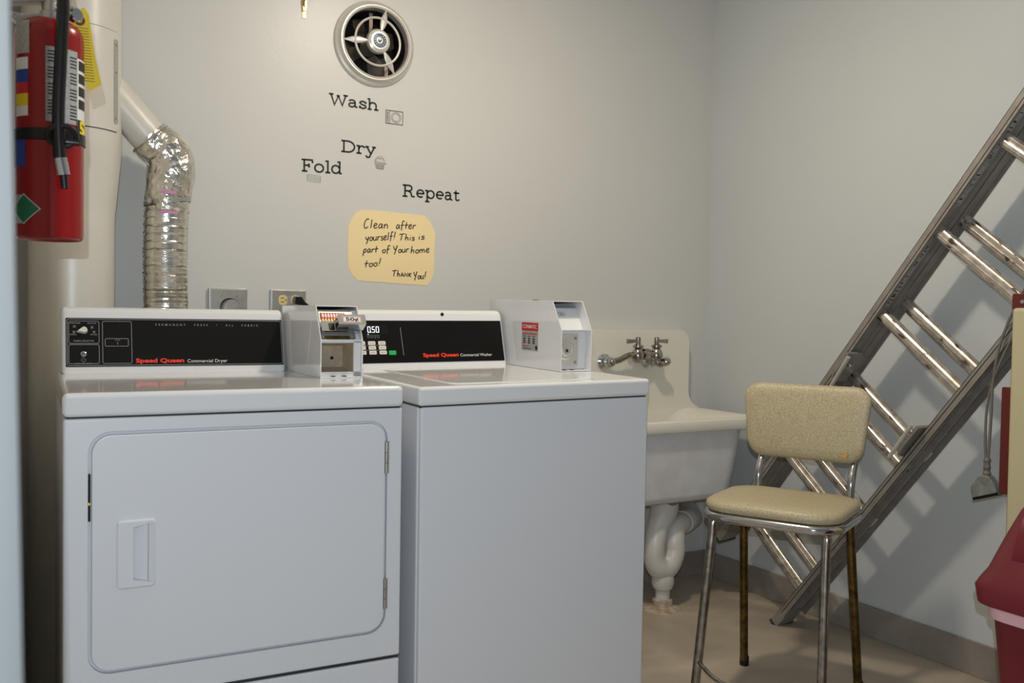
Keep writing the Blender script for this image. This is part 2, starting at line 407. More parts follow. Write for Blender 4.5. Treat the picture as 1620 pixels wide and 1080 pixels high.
for st, x, z, w_, h_ in (('FABRIC SELECTOR', .038, .9955, .046, .0036), ('PERM PRESS', .029, 1.040, .024, .003), ('DELICATE', .070, 1.040, .020, .003),
                         ('NORMAL', .029, 1.0115, .017, .003), ('NO HEAT', .076, 1.0115, .017, .003), ('PUSH TO START', .042, .940, .038, .003),
                         ('IN USE', .133, .998, .012, .0026), ('PERMANENT   PRESS   •   ALL   FABRIC', .230, 1.0365, .262, .0052)):
    pm.text(b, st, x, z, w_, h_, .0016, .008, 1.0 if len(st) < 20 else 2.0)
for x, z in ((.040, 1.033), (.080, 1.031), (.039, 1.019), (.0845, 1.019)):
    pm.line(b, [(x-.003, z-.003), (x+.003, z+.003)], .0012, .0016); pm.line(b, [(x-.003, z+.003), (x+.003, z-.003)], .0012, .0016)
b.done('panel_print', greyp, dc)
pm.text(B(), 'Speed Queen', .181, .9425, .117, .0105, .0018, .035).done('brand_lettering', redt, dc)
pm.text(B(), 'Commercial Dryer', .306, .9415, .101, .0088, .0018, .0).done('model_lettering', white, dc)
# teardrop selector knob pointing left
kb = B(); kp = arc(.062, 0, .0085, .0085, -120, 120, 12)+[(.0435, -.004)]
n = len(kp); kz = 1.023
vs, fs = kb.add([pm(p[0], kz+p[1], .001) for p in kp]+[pm(.060+(p[0]-.060)*.8, kz+p[1]*.8, .014) for p in kp],
       [tuple(range(n))[::-1], tuple(range(n, 2*n))]+[(i, (i+1) % n, n+(i+1) % n, n+i) for i in range(n)])
kb.done('selector_knob', btn_m, dc, ang=50)
kb = B(); kb.lathe([(.0075, 0), (.0075, .004), (.0068, .007), (.0045, .008), (.0042, .013), (0, .0135)], pm(.060, .9635, .001), SN, 20); kb.done('start_button', chrome, dc)

# ------------------------------------------------------------------ washing machine (stands a little out of level)
a_ = Vector((cos(.004), sin(.004), .0086)).normalized(); b_ = Vector((-sin(.004), cos(.004), .0161)).normalized(); n_ = a_.cross(b_).normalized(); b_ = n_.cross(a_)
MW = Matrix((a_, b_, n_)).transposed().to_4x4(); MW.translation = (.8484, 1.9256, 0)
wash = empty('washing_machine', 'white top-loading washing machine with plain front, between dryer and sink', 'washing machine', mat=MW)
WW, WH = .654, .9124
B().box((0, .012, .035), (WW, .69, WH-.047), .006).done('cabinet', enamel2, wash)
B().box((.004, 0, .045), (WW, .014, WH-.0468), .006, 3).done('front_panel', enamel2, wash)
B().box((.006, .005, WH-.054), (WW-.006, .68, WH-.041)).done('worktop_gap', gapm, wash)
top = B().box((-.002, -.004, WH-.044), (WW+.002, .70, WH), .009, 4).done('worktop', enamel, wash)
cut(top, B().prism(rrect(.098, .035, .515, .490, .03, 6), WH-.004, WH+.05, 'xyz'))
B().prism(rrect(.101, .038, .512, .487, .028, 6), WH-.0042, WH+.0022, 'xyz', .003, 2).done('lid', enamel, wash)
for sx in (.05, WW-.05):
    for ty in (.06, .62): B().cyl((sx, ty, .008-.0086*sx-.0161*ty), (sx, ty, .04), .02).done('leveling_foot', black, wash)
DHs = DH; DH = WH
wc = console(wash, .010, .532, .540); pw = PanelMap(.540)
pw.rect(B(), .020, .9265, .524, 1.0465, -.001, .0025, .0015).done('control_panel', blackp, wc)
b = B()
for k, t in enumerate((.090, .100, .110, .120)):
    pw.line(b, rrect(t-.003, 1.000, t+.003, 1.005, .001, 2), .0006, .0016, True)
    pw.text(b, 'WASH' if k == 0 else ('RINSE', 'SPIN', 'DONE')[k-1], t-.0035, .9965, .007, .0018, .0016)
pw.line(b, [(.190, 1.027), (.193, .947)], .0013, .0016)
for z in (.9765, .963): pw.line(b, [(.028, z), (.140, z-.0003)], .0008, .0016)
b.done('panel_print', greyp, wc)
b = B()
for r_, z in enumerate((.9775, .9645, .951)):
    for c_ in range(4): pw.rect(b, .0257+c_*.0307+r_*.0008, z, .0477+c_*.0307+r_*.0008, z+.0105, .0008, .0014, .0022)
b.done('button_set', btn_m, wc)
b = B()
for r_, z in enumerate((.9810, .968, .9545)):
    for c_ in range(4): pw.text(b, ('HOT', 'WARM', 'COLD', 'NORMAL', 'PERM', 'DELIC', 'RINSE', 'SOIL', 'HEAVY', 'LIGHT', 'WOOL', 'SET')[r_*4+c_], .0295+c_*.0307+r_*.0008, z, .014, .0028, .0024)
b.done('button_print', thin_d, wc)
pw.rect(B(), .148, .949, .170, .961, .0008, .0016, .002).done('start_button', green_b, wc)
pw.rect(B(), .082, 1.008, .150, 1.034, .0012, .0006, .001).done('display_window', black, wc)
# seven-segment "0.50"
b = B()
SEG = {'0': 'abcdef', '5': 'afgcd'}
def digit7(b, ch, x, z, w_, h_):
    q = {'a': [(0, 1), (1, 1)], 'b': [(1, 1), (1, .5)], 'c': [(1, .5), (1, 0)], 'd': [(0, 0), (1, 0)], 'e': [(0, .5), (0, 0)], 'f': [(0, 1), (0, .5)], 'g': [(0, .5), (1, .5)]}
    for s_ in SEG[ch]: pw.line(b, [(x+w_*p[0], z+h_*p[1]) for p in q[s_]], .0015, .0026)
digit7(b, '0', .0895, 1.0130, .0074, .0155); digit7(b, '5', .1030, 1.0130, .0068, .0155); digit7(b, '0', .1150, 1.0130, .0074, .0155)
pw.rect(b, .0992, 1.0125, .1008, 1.0142, .0022, .0004, .0005); pw.rect(b, .0885, 1.0065, .0910, 1.0085, .0022, .0004, .0008)
b.done('price_digits', digit, wc)
pw.text(B(), 'Speed Queen', .2535, .9415, .115, .0105, .0018, .035).done('brand_lettering', redt, wc)
pw.text(B(), 'Commercial Washer', .3745, .9410, .107, .0088, .0018).done('model_lettering', white, wc)
B().lathe([(.0052, 0), (.0052, .0012), (.003, .002), (0, .002)], pw(.329, 1.0655, .0005), SN, 16).done('plug_button', black, wc)
DH = DHs

# ------------------------------------------------------------------ coin boxes bolted to the machines
def coin_box(root, s0, s1, f, ft, bk, zb, zm, zt, name='coin_box'):
    side = [(f, zb), (f, zm), (ft, zt), (bk, zt), (bk, zb)]
    b = B()
    b.prism(side, s0, s0+.0028, 'yzx', .0009, 2); b.prism(side, s1-.0028, s1, 'yzx', .0009, 2)
    b.box((s0+.001, f+.001, zb), (s1-.001, bk, zb+.0035), .001)
    b.box((s0+.001, ft, zt-.003), (s1-.001, bk, zt), .001)
    b.box((s0+.001, bk-.003, zb), (s1-.001, bk, zt))
    b.box((s0+.002, f+.0005, zm-.0015), (s1-.002, f+.075, zm+.0018), .0008)
    return b.done(name, enamel, root)
# dryer's box: chrome coin slide above, deep tan drawer pocket below
s0, s1, f, ft, zb, zm, zt = .569, .6765, .262, .312, .917, 1.0105, 1.0955
cb = coin_box(dry, s0, s1, f, ft, .655, zb, zm, zt)
sl = Vector((0, ft-f, zt-zm)).normalized(); sn = Vector((0, -(zt-zm), ft-f)).normalized()
def cp(x, k, h=0): return Vector((x, f, zm))+sl*k+sn*h          # on the sloping face, k metres up it
slen = math.hypot(ft-f, zt-zm)
def slab(b, x0, k0, x1, k1, h0, h1, r=.001):
    pts = rrect(x0, k0, x1, k1, r, 3); n = len(pts)
    vs, fs = b.add([cp(p[0], p[1], h0) for p in pts]+[cp(p[0], p[1], h1) for p in pts], [tuple(range(n))[::-1], tuple(range(n, 2*n))]+[(i, (i+1) % n, n+(i+1) % n, n+i) for i in range(n)])
    bmesh.ops.recalc_face_normals(b.bm, faces=fs); return b
slab(B(), s0+.003, .003, s1-.003, slen-.003, -.020, -.017).done('backing_plate', enamel, cb)
slab(B(), s0+.008, .012, s1-.014, slen-.007, -.0165, -.011).done('slide_housing', steel, cb)
b = B()
for k in range(30): slab(b, s0+.010+(k % 2)*.003, .014+k*.0024, s0+.012+(k % 2)*.003, .0152+k*.0024, -.0112, -.0104, .0003)
for k in range(30): slab(b, s1-.020+(k % 2)*.003, .014+k*.0024, s1-.018+(k % 2)*.003, .0152+k*.0024, -.0112, -.0104, .0003)
b.done('knurled_edges', chrome, cb)
slab(B(), s0+.012, .066, s0+.074, .082, -.0109, -.0085).done('coin_window', red_l, cb)
b = B()
for k in range(8):
    x = s0+.0175+k*.0072
    b.prism([(x+.0026*cos(t*pi/6), .074+.006*sin(t*pi/6)) for t in range(12)], -.0084, -.0075, 'xyz', M=Matrix((Vector((1, 0, 0)), sl, sn)).transposed().to_4x4().__class__.Translation(Vector((0, f, zm))) @ Matrix((Vector((1, 0, 0)), sl, sn)).transposed().to_4x4())
b.done('coin_slots', white, cb)
b = B()
for k in range(8): slab(b, s0+.013+k*.0074, .0535, s0+.0165+k*.0074, .063, -.0110, -.003, .0008)
b.done('slot_teeth', brass, cb)
slide = B(); slab(slide, s0+.006, .024, s1-.008, .052, -.010, .004, .002)
slab(slide, s0+.040, .026, s1+.003, .0535, .004, .034, .002)
sl_o = slide.done('coin_slide', chrome, cb, ang=20)
b = B(); slab(b, s0+.052, .031, s0+.098, .0475, .0341, .0350, .001); b.done('price_label', white, sl_o)
slab(B(), s0+.024, .026, s0+.0385, .046, .0041, .0048, .003).done('coin_notch', black, sl_o)
b = B()
RM = Matrix.Translation(Vector((0, f, zm))) @ Matrix((Vector((1, 0, 0)), sl, sn)).transposed().to_4x4()
for p0, p1 in (((s0+.053, .0320), (s0+.097, .0330)), ((s0+.053, .0455), (s0+.097, .0465)), ((s0+.053, .032), (s0+.0543, .0465)), ((s0+.0957, .032), (s0+.097, .0465))): slab(b, p0[0], p0[1], p1[0], p1[1], .0351, .0353, .0002)
b.done('label_border', red_l, sl_o)
text(B(), '50¢', cp(s0+.059, .0352, .0352), (.033, 0, 0), sl*.009, sn, .0002, .03).done('price_lettering', ink, sl_o)
slab(B(), s0+.014, .008, s1-.030, .0175, -.0112, -.009, .001).done('lower_bar', brassy, cb)
# tan drawer pocket
pk = B(); x0, x1, z0, z1 = s0+.004, s1-.020, zb+.013, zm-.006
L1 = [(p[0], f+.010, p[1]) for p in rrect(x0, z0, x1, z1, .006)]
L2 = [(p[0], f+.052, p[1]) for p in rrect(x0+.009, z0+.009, x1-.009, z1-.006, .006)]
L3 = [(p[0], f+.062, p[1]) for p in rrect(x0+.014, z0+.011, x1-.014, z1-.010, .006)]
pk.loft([L1, L2, L3], (False, True)); pk.done('drawer_pocket', tan_pocket, cb)
B().cyl(((x0+x1)/2, f+.0615, (z0+z1)/2-.003), ((x0+x1)/2, f+.058, (z0+z1)/2-.003), .0042, seg=16).done('lock_hole', black, cb)
b = B(); b.box((s0+.003, f+.011, zb+.003), (s1-.003, f+.014, z0+.002)); b.box((x1-.001, f+.011, zb+.003), (s1-.003, f+.014, zm-.002)); b.box((s0+.003, f+.011, z1-.001), (s1-.003, f+.014, zm-.002)); b.done('pocket_frame', enamel, cb)
for x in (s0+.034, s0+.062): B().lathe([(.0062, 0), (.0055, .002), (0, .0028)], (x, f+.007, zb+.0035), (0, 0, 1), 14).done('floor_screw', brassy, cb)
for k, (x, z) in enumerate(((.569, 0),)):
    B().prism([(f+.12, zb+.018), (f+.30, zb+.018), (f+.30, zt-.030), (f+.085, zt-.030)], s0-.0004, s0+.0005, 'yzx').done('side_plate', enamel, cb)
# washer's box: open slot recess above, key lock below
s0, s1, f, ft, zb, zm, zt = .545, .649, .258, .308, WH+.0005, 1.0295, 1.1115
cb = coin_box(wash, s0, s1, f, ft, .684, zb, zm, zt)
sl = Vector((0, ft-f, zt-zm)).normalized(); sn = Vector((0, -(zt-zm), ft-f)).normalized(); slen = math.hypot(ft-f, zt-zm)
slab(B(), s0+.003, .001, s1-.003, slen-.002, -.040, -.037).done('slot_plate', enamel, cb)
b = B(); slab(b, s0+.018, .045, s0+.027, .082, -.0375, -.0355, .002); b.done('slot_bezel', chrome, cb)
b = B(); slab(b, s0+.0205, .050, s0+.0245, .079, -.0355, -.0348, .0008); b.done('coin_slot', black, cb)
b = B(); slab(b, s0+.016, .036, s0+.026, .050, -.0368, -.033, .002); b.done('slot_lever', brass, cb)
text(B(), '25¢', cp(s0+.037, .072, -.0366), (.012, 0, 0), sl*.005, sn, .0002, .01).done('price_lettering', ink, cb)
b = B(); hx = [(s0+.030, .0745), (s0+.034, .069), (s0+.052, .069), (s0+.056, .0745), (s0+.052, .080), (s0+.034, .080)]
b.ribbon(hx, .0008, cp(0, 0, -.0366), (1, 0, 0), sl, sn, .0002, True); b.done('price_outline', ink, cb)
B().box((s0+.003, f+.030, zb+.004), (s1-.003, f+.034, zm-.002)).done('inner_back', enamel, cb)
B().box((s0+.004, f+.026, zb+.014), (s1-.030, f+.030, zm-.012), .001).done('lock_plate', alu, cb)
lkx, lkz = s0+.030, (zb+zm)/2
lk = B().lathe([(.028, 0), (.0275, .003), (.022, .005), (.020, .003), (.0185, .003), (.017, .007), (.012, .009), (.011, .006), (0, .006)], (lkx, f+.026, lkz), (0, -1, 0), 36).done('lock', alu, cb)
B().cyl((lkx, f+.0205, lkz), (lkx, f+.016, lkz), .0065, seg=20).done('keyway', steel, lk)
B().cyl((lkx, f+.0165, lkz), (lkx, f+.0153, lkz), .0035, seg=14).done('keyhole', black, lk)
for z in (zb+.024, zm-.024): B().lathe([(.0045, 0), (.004, .0025), (0, .003)], (s1-.040, f+.026, z), (0, -1, 0), 14).done('plate_screw', steel, cb)
for x in (s0+.020, s0+.045): B().lathe([(.006, 0), (.0055, .002), (0, .0028)], (x, f+.012, zb+.0035), (0, 0, 1), 14).done('floor_screw', brassy, cb)
B().box((s0+.02, .44, zt-.001), (s0+.036, .455, zt+.003), .001).done('top_catch', brass, cb)
# instruction sticker on the left cheek (text reads from the front corner backwards)
def cheek(b, t0, z0, t1, z1, h): b.box((s0-h-.0002, min(t0, t1), min(z0, z1)), (s0-h+.0004, max(t0, t1), max(z0, z1))); return b
st = cheek(B(), .383, .963, .477, 1.046, .0002).done('sticker', label_g, cb)
cheek(B(), .383, 1.022, .477, 1.046, .0006).done('sticker_header', red_l, st)
b = B(); text(b, 'COINMATIC', (s0-.0012, .470, 1.029), (0, -.080, 0), (0, 0, .011), (-1, 0, 0), .0002, .01); b.done('header_lettering', white, st)
b = B()
text(b, 'INSTRUCTIONS', (s0-.0009, .470, 1.010), (0, -.078, 0), (0, 0, .005), (-1, 0, 0), .0002, .03)
text(b, 'REFUNDS', (s0-.0009, .470, .974), (0, -.038, 0), (0, 0, .004), (-1, 0, 0), .0002, .02); b.done('sticker_red_print', red_l, st)
b = B()
for y in (.463, .436, .409):
    for z0_, z1_ in ((.984, .988), (.990, .994), (.996, 1.000)): cheek(b, y-.008, z0_, y+.004, z1_, .0004)
    cheek(b, y-.010, 1.004, y+.006, 1.006, .0004)
cheek(b, .420, .968, .470, .970, .0004)
b.cyl((s0-.0002, .392, .973), (s0-.0010, .392, .973), .0065, seg=16); b.done('sticker_dark_print', ink, st)

# ------------------------------------------------------------------ exhaust fan in the back wall
fan = empty('exhaust_fan', 'round metal exhaust fan grille with three spokes high on the back wall', 'fan', (FANC[0], WY, FANC[1]))
ax = (0, -1, 0)
B().lathe([(.142, 0), (.142, .006), (.139, .012), (.133, .015), (.130, .018), (.128, .024), (.124, .027), (.1205, .027), (.119, .023), (.1175, .022), (.1165, .026), (.1145, .027), (.1125, .024), (.112, .014), (.112, 0)], (0, 0, 0), ax, 72, closed_prof=True).done('rim', alu, fan)
B().lathe([(.114, 0), (.114, -.115), (0, -.115)], (0, 0, 0), ax, 48).done('housing', fanin, fan)
t = B(); ring = [(.079*cos(2*pi*k/56), -.034, .079*sin(2*pi*k/56)) for k in range(56)]
t.tube(ring, .0042, 10, True); t.done('guard_ring', alu, fan)
hub = B().lathe([(.0, .020), (.034, .022), (.041, .030), (.0415, .038), (.038, .046), (.030, .050), (.0295, .052), (.010, .053), (.009, .051), (0, .051)], (0, 0, 0), ax, 44).done('hub', alu, fan)
B().lathe([(.0115, .0532), (.0115, .0540), (.0235, .0528), (.0235, .0515)], (0, 0, 0), ax, 36).done('hub_badge', blue_d, hub)
B().lathe([(.006, .050), (.006, .055), (.004, .058), (0, .059)], (0, 0, 0), ax, 16).done('hub_bolt', chrome, hub)
b = B()
for k in range(14):
    if k in (3, 4): continue
    a = 2*pi*k/14; c_, s_ = cos(a), sin(a)
    b.ribbon([(.0155, 0), (.0195, 0)], .0022, (0, -.0542, 0), (c_, 0, s_), (-s_, 0, c_), (0, -1, 0), .0002)
b.done('badge_print', white, hub)
for deg in (74, 183, -57):
    a = radians(deg); d = Vector((cos(a), 0, sin(a))); q = Vector((-sin(a), 0, cos(a)))
    loops = []
    for i in range(13):
        tt = i/12; r = .034+(.116-.034)*tt; wdt = .003+.0085*sin(pi*min(1, tt*1.05))**1.2; c0 = d*r+Vector((0, -.038+.014*tt**2, 0))
        loops.append([c0+q*wdt*cos(2*pi*k/10)+Vector((0, -1, 0))*.0035*sin(2*pi*k/10) for k in range(10)])
    B().loft(loops).done('spoke', alu, fan)
# motor and blades in the dark behind the guard
mot = B().lathe([(0, -.11), (.034, -.108), (.036, -.08), (.030, -.055), (.010, -.050), (0, -.048)], (0, 0, 0), ax, 28).done('motor', fanbl, fan)
for k in range(4):
    a = radians(20+90*k); d = Vector((cos(a), 0, sin(a))); q = Vector((-sin(a), 0, cos(a)))
    pts = []
    for rr, ww_ in ((.02, .012), (.05, .030), (.08, .038), (.10, .030)):
        pts.append((rr, ww_))
    vv = [d*r+q*w_*.9+Vector((0, .060-w_*.35, 0)) for r, w_ in pts]+[d*r-q*w_*.6+Vector((0, .060+w_*.3, 0)) for r, w_ in reversed(pts)]
    vb = [v+Vector((0, .0015, 0)) for v in vv]; n = len(vv)
    bb = B(); bb.add(vv+vb, [tuple(range(n)), tuple(range(2*n-1, n-1, -1))]+[(i, n+i, n+(i+1) % n, (i+1) % n) for i in range(n)]); bb.done('fan_blade', fanbl, fan, smooth=False)
bb = B(); bb.box((-.007, .030, .036), (.005, .034, .112)); bb.box((.050, .030, -.10), (.062, .034, -.060)); bb.done('bracket', rust, fan)

# ------------------------------------------------------------------ vinyl words and drawings on the back wall
XH, CP = .46, .68
G = {
 'W': (.93, [[(.0,.68),(.22,.68)], [(.10,.68),(.27,0),(.46,.60),(.65,0),(.82,.68)], [(.70,.68),(.92,.68)], [(.37,.60),(.52,.60)]]),
 'a': (.52, [arc(.20,.33,.15,.13,165,0,8)+[(.35,.08)]+arc(.41,.08,.06,.07,180,330,5), [(.35,.27),(.24,.26)]+arc(.19,.13,.14,.13,90,280,9)+[(.35,.10)]]),
 's': (.45, [[(.36,.44),(.36,.32)], arc(.21,.345,.14,.115,10,180,7)+[(.12,.28),(.30,.20)]+arc(.22,.12,.15,.12,30,-180,9), [(.06,.15),(.06,.0)]]),
 'h': (.58, [[(.0,.68),(.10,.68),(.10,0)], [(.0,0),(.21,0)], [(.10,.30)]+arc(.27,.30,.16,.16,180,0,8)+[(.43,0)], [(.33,0),(.55,0)]]),
 'D': (.76, [[(.0,.68),(.30,.68)]+arc(.32,.34,.34,.34,90,-90,14)+[(.0,0)], [(.13,.68),(.13,0)]]),
 'r': (.45, [[(.0,.46),(.12,.46),(.12,0)], [(.0,0),(.26,0)], [(.12,.26)]+arc(.28,.30,.15,.16,180,60,6)+[(.40,.40),(.37,.36)]]),
 'y': (.56, [[(.0,.46),(.18,.46)], [(.34,.46),(.54,.46)], [(.08,.46),(.28,.02)], [(.46,.46),(.24,-.10)]+arc(.14,-.12,.09,.09,-10,-170,6)+[(.04,-.08)]]),
 'F': (.64, [[(.0,.68),(.54,.68),(.57,.50)], [(.14,.68),(.14,0)], [(.02,0),(.30,0)], [(.14,.35),(.38,.35)], [(.37,.46),(.40,.22)]]),
 'o': (.56, [arc(.26,.23,.22,.235,0,360,22)]),
 'l': (.32, [[(.02,.68),(.15,.68),(.15,0)], [(.02,0),(.28,0)]]),
 'd': (.60, [arc(.24,.23,.20,.235,20,340,18), [(.32,.68),(.45,.68),(.45,.0),(.56,.0)]]),
 'R': (.78, [[(.0,.68),(.34,.68)]+arc(.36,.51,.17,.17,90,-90,9)+[(.14,.34)], [(.14,.68),(.14,0)], [(.0,0),(.28,0)], [(.34,.34),(.48,.24),(.52,.04),(.60,.0),(.70,.02)]]),
 'e': (.52, [[(.05,.24),(.44,.24)]+arc(.245,.24,.195,.22,0,310,17)]),
 'p': (.62, [[(.0,.46),(.12,.46),(.12,-.22)], [(.0,-.22),(.26,-.22)], arc(.32,.23,.20,.235,160,-160,18)]),
 't': (.42, [[(.16,.62),(.16,.10)]+arc(.25,.10,.09,.10,180,290,5)+[(.38,.06)], [(.02,.46),(.36,.46)]]),
}
def word(name, string, x0, x1, z, cap, label, droop=0.):
    tot = sum(G[c][0] for c in string)-.05; k = (x1-x0)/tot; kz = cap/.68; u = 0; b = B()
    for c in string:
        for P in G[c][1]:
            Q = [((p[0]+u)*k, p[1]*kz+droop*(p[0]+u)*k) for p in P]
            b.ribbon(Q, .0058, (x0, WY-.0004, z), (1, 0, 0), (0, 0, 1), (0, -1, 0), .0004)
        u += G[c][0]
    return tag(b.done(name, decal, smooth=False, loc=(x0, WY, z)), label, 'wall lettering', 'vinyl words on the back wall')
word('wall_word', 'Wash', .964, 1.136, 1.7655, .034, 'black vinyl word Wash on the wall just under the round fan', .0)
word('wall_word', 'Dry', 1.008, 1.128, 1.6145, .036, 'black vinyl word Dry on the wall beside the little laundry basket drawing')
word('wall_word', 'Fold', .874, 1.010, 1.538, .037, 'black vinyl word Fold, leftmost of the wall words, above the folded laundry drawing', .02)
word('wall_word', 'Repeat', 1.229, 1.447, 1.4835, .038, 'black vinyl word Repeat, on the wall above right of the yellow note')
def sketch(name, x0, z0, sx, sz, lines, wd_, mat, label):
    b = B()
    for P, cl in lines: b.ribbon([(p[0]*sx, p[1]*sz) for p in P], wd_, (x0, WY-.0004, z0), (1, 0, 0), (0, 0, 1), (0, -1, 0), .0004, cl)
    return tag(b.done(name, mat, smooth=False, loc=(x0, WY, z0)), label, 'wall drawing', 'small vinyl drawings on the back wall')
sketch('wall_drawing', 1.164, 1.725, .063, .046, [([(0,0),(1,0),(1,1),(0,1)], True), ([(.02,.04),(.98,.04),(.98,.96),(.02,.96)], True), ([(.24,0),(.24,1)], False),
   (arc(.60,.5,.28,.38,0,350,20), True), (arc(.60,.5,.21,.29,0,350,20), True), ([(.12,.18),(.12,.36)], False), ([(.12,.50),(.12,.78)], False), ([(.08,.85),(.18,.85)], False),
   ([(.55,.24),(.66,.24)], False), ([(.08,.10),(.18,.10),(.18,.42),(.08,.42)], True), ([(.08,.46),(.18,.46),(.18,.80),(.08,.80)], True)], .0013, thin_d, 'tiny line drawing of a washing machine right of the word Wash')
sketch('wall_drawing', 1.124, 1.567, .042, .046, [([(.02,.55),(.95,.50),(.98,.42),(.05,.46)], True), ([(.06,.46),(.20,.04),(.78,0),(.90,.42)], False), ([(.11,.34),(.88,.31)], False), ([(.14,.22),(.85,.20)], False), ([(.18,.11),(.82,.08)], False)]
   +[([(.20+.1*k,.45),(.26+.085*k,.03)], False) for k in range(7)]+[(arc(.5,.55,.40,.42,5,175,12), False), (arc(.55,.58,.28,.26,10,170,10), False), (arc(.35,.62,.22,.22,20,200,8), False), ([(.95,.50),(1.06,.46),(.98,.40)], False)], .0009, thin_d, 'tiny line drawing of a full laundry basket by the word Dry')
sketch('wall_drawing', .894, 1.504, .045, .024, [([(0,.98),(.95,.92)], False), ([(0,.76),(.97,.68)], False), ([(0,.54),(.97,.46)], False), ([(0,.32),(.97,.24)], False), ([(.02,.10),(.95,.02)], False),
   ([(.0,.98),(-.03,.87),(.0,.76),(-.03,.65),(.0,.54),(-.03,.43),(0,.32),(-.02,.2),(.02,.10)], False), ([(.95,.92),(1.0,.80),(.97,.68),(1.0,.57),(.97,.46),(1.0,.35),(.97,.24),(.99,.12),(.95,.02)], False)], .0008, thin_d, 'tiny line drawing of folded laundry under the word Fold')

# ------------------------------------------------------------------ handwritten note
def bez(P): return [(p.x, p.y) for p in smooth_path([(a, b_, 0) for a, b_ in P], 4)]
H = {
 'C': (.62, [bez([(.50,.95),(.40,1.05),(.20,.85),(.06,.45),(.08,.05),(.22,-.02),(.42,.16)])]),
 'l': (.30, [[(.18,.98),(.06,.0)]]), 'e': (.48, [bez([(.08,.25),(.34,.38),(.30,.56),(.12,.46),(.06,.16),(.18,.0),(.40,.12)])]),
 'a': (.52, [bez([(.38,.46),(.20,.50),(.05,.24),(.10,.02),(.28,.12),(.40,.48)]), bez([(.40,.48),(.36,.18),(.46,.02)])]),
 'n': (.52, [bez([(.06,.48),(.08,.2),(.06,.0)]), bez([(.06,.2),(.22,.48),(.36,.40),(.38,.0)])]),
 'f': (.46, [bez([(.46,.92),(.30,1.0),(.20,.7),(.14,.2),(.10,-.2)]), [(.02,.42),(.40,.50)]]),
 't': (.44, [[(.24,.86),(.14,.0)], [(.0,.44),(.44,.52)]]),
 'r': (.42, [[(.10,.48),(.04,.0)], bez([(.06,.22),(.20,.46),(.40,.44)])]),
 'y': (.50, [bez([(.06,.50),(.08,.18),(.28,.16),(.42,.52)]), bez([(.42,.52),(.26,-.10),(.08,-.40)])]),
 'o': (.46, [bez([(.26,.46),(.06,.30),(.12,.0),(.34,.08),(.38,.36),(.22,.46)])]),
 'u': (.52, [bez([(.08,.48),(.04,.12),(.20,.0),(.38,.16)]), bez([(.42,.50),(.38,.16),(.46,.0)])]),
 's': (.40, [bez([(.36,.46),(.14,.44),(.14,.28),(.32,.18),(.26,.0),(.02,.04)])]),
 '!': (.34, [[(.28,1.0),(.12,.22)], [(.08,.06),(.10,.0)]]),
 'T': (.66, [[(.02,.86),(.66,1.0)], [(.36,.92),(.20,.0)]]), 'h': (.52, [[(.18,.98),(.05,.0)], bez([(.08,.2),(.24,.46),(.36,.36),(.36,.0)])]),
 'i': (.26, [[(.14,.48),(.08,.0)], [(.18,.74),(.20,.80)]]), 'p': (.50, [[(.12,.48),(-.02,-.42)], bez([(.10,.36),(.28,.52),(.40,.34),(.26,.06),(.06,.10)])]),
 'Y': (.62, [bez([(.04,.96),(.12,.52),(.32,.50),(.52,1.0)]), bez([(.52,1.0),(.30,.30),(.14,-.22)])]),
 'm': (.72, [bez([(.06,.48),(.04,.0)]), bez([(.06,.24),(.22,.46),(.32,.36),(.30,.0)]), bez([(.32,.26),(.46,.46),(.56,.36),(.58,.0)])]),
 'A': (.56, [[(.02,.0),(.24,.60),(.46,.0)], [(.08,.22),(.42,.22)]]), 'N': (.56, [[(.04,.0),(.08,.58),(.38,.02),(.44,.60)]]),
 'K': (.50, [[(.12,.62),(.04,.0)], [(.46,.60),(.10,.28),(.42,.0)]]),
}
nb = B(); out = [(1.080,1.4255),(1.14,1.427),(1.215,1.4235),(1.312,1.4215),(1.332,1.405),(1.348,1.376),(1.354,1.366),(1.352,1.29),(1.350,1.222),(1.341,1.197),(1.327,1.1775),(1.21,1.1815),(1.070,1.1870),(1.050,1.206),(1.0355,1.232),(1.034,1.30),(1.036,1.370),(1.046,1.394),(1.062,1.4145)]
nb.prism([(x, z) for x, z in out], WY-.0012, WY-.0002, 'xzy')
note = nb.done('handwritten_note', paper, smooth=False, loc=(1.19, WY, 1.30))
tag(note, 'yellow rounded-corner paper note with black handwriting on the back wall', 'note')
hb = B()
for st_, x0, z0, x1, z1, h in (('Clean', 1.089,1.365,1.180,1.368,.030), ('after', 1.206,1.369,1.281,1.373,.027), ('yourself!', 1.096,1.322,1.206,1.332,.027), ('This', 1.218,1.330,1.277,1.333,.023),
     ('is', 1.289,1.336,1.315,1.340,.023), ('part', 1.088,1.281,1.142,1.285,.025), ('of', 1.156,1.284,1.186,1.287,.024), ('Your', 1.197,1.286,1.256,1.291,.025), ('home', 1.261,1.287,1.335,1.294,.026),
     ('too!', 1.093,1.232,1.154,1.241,.026), ('ThANK', 1.194,1.205,1.267,1.206,.022), ('You!', 1.274,1.199,1.322,1.201,.026)):
    tot = sum(H[c][0] for c in st_); k = (x1-x0)/tot; u = 0; sk = (z1-z0)/(x1-x0)
    for c in st_:
        for P in H[c][1]:
            hb.ribbon([((p[0]+u)*k, p[1]*h+sk*(p[0]+u)*k) for p in P], .0033, (x0, WY-.0012, z0), (1, 0, 0), (0, 0, 1), (0, -1, 0), .0004)
        u += H[c][0]
for v in hb.bm.verts: v.co -= Vector((1.19, WY, 1.30))
hb.done('handwriting', ink, note, smooth=False)

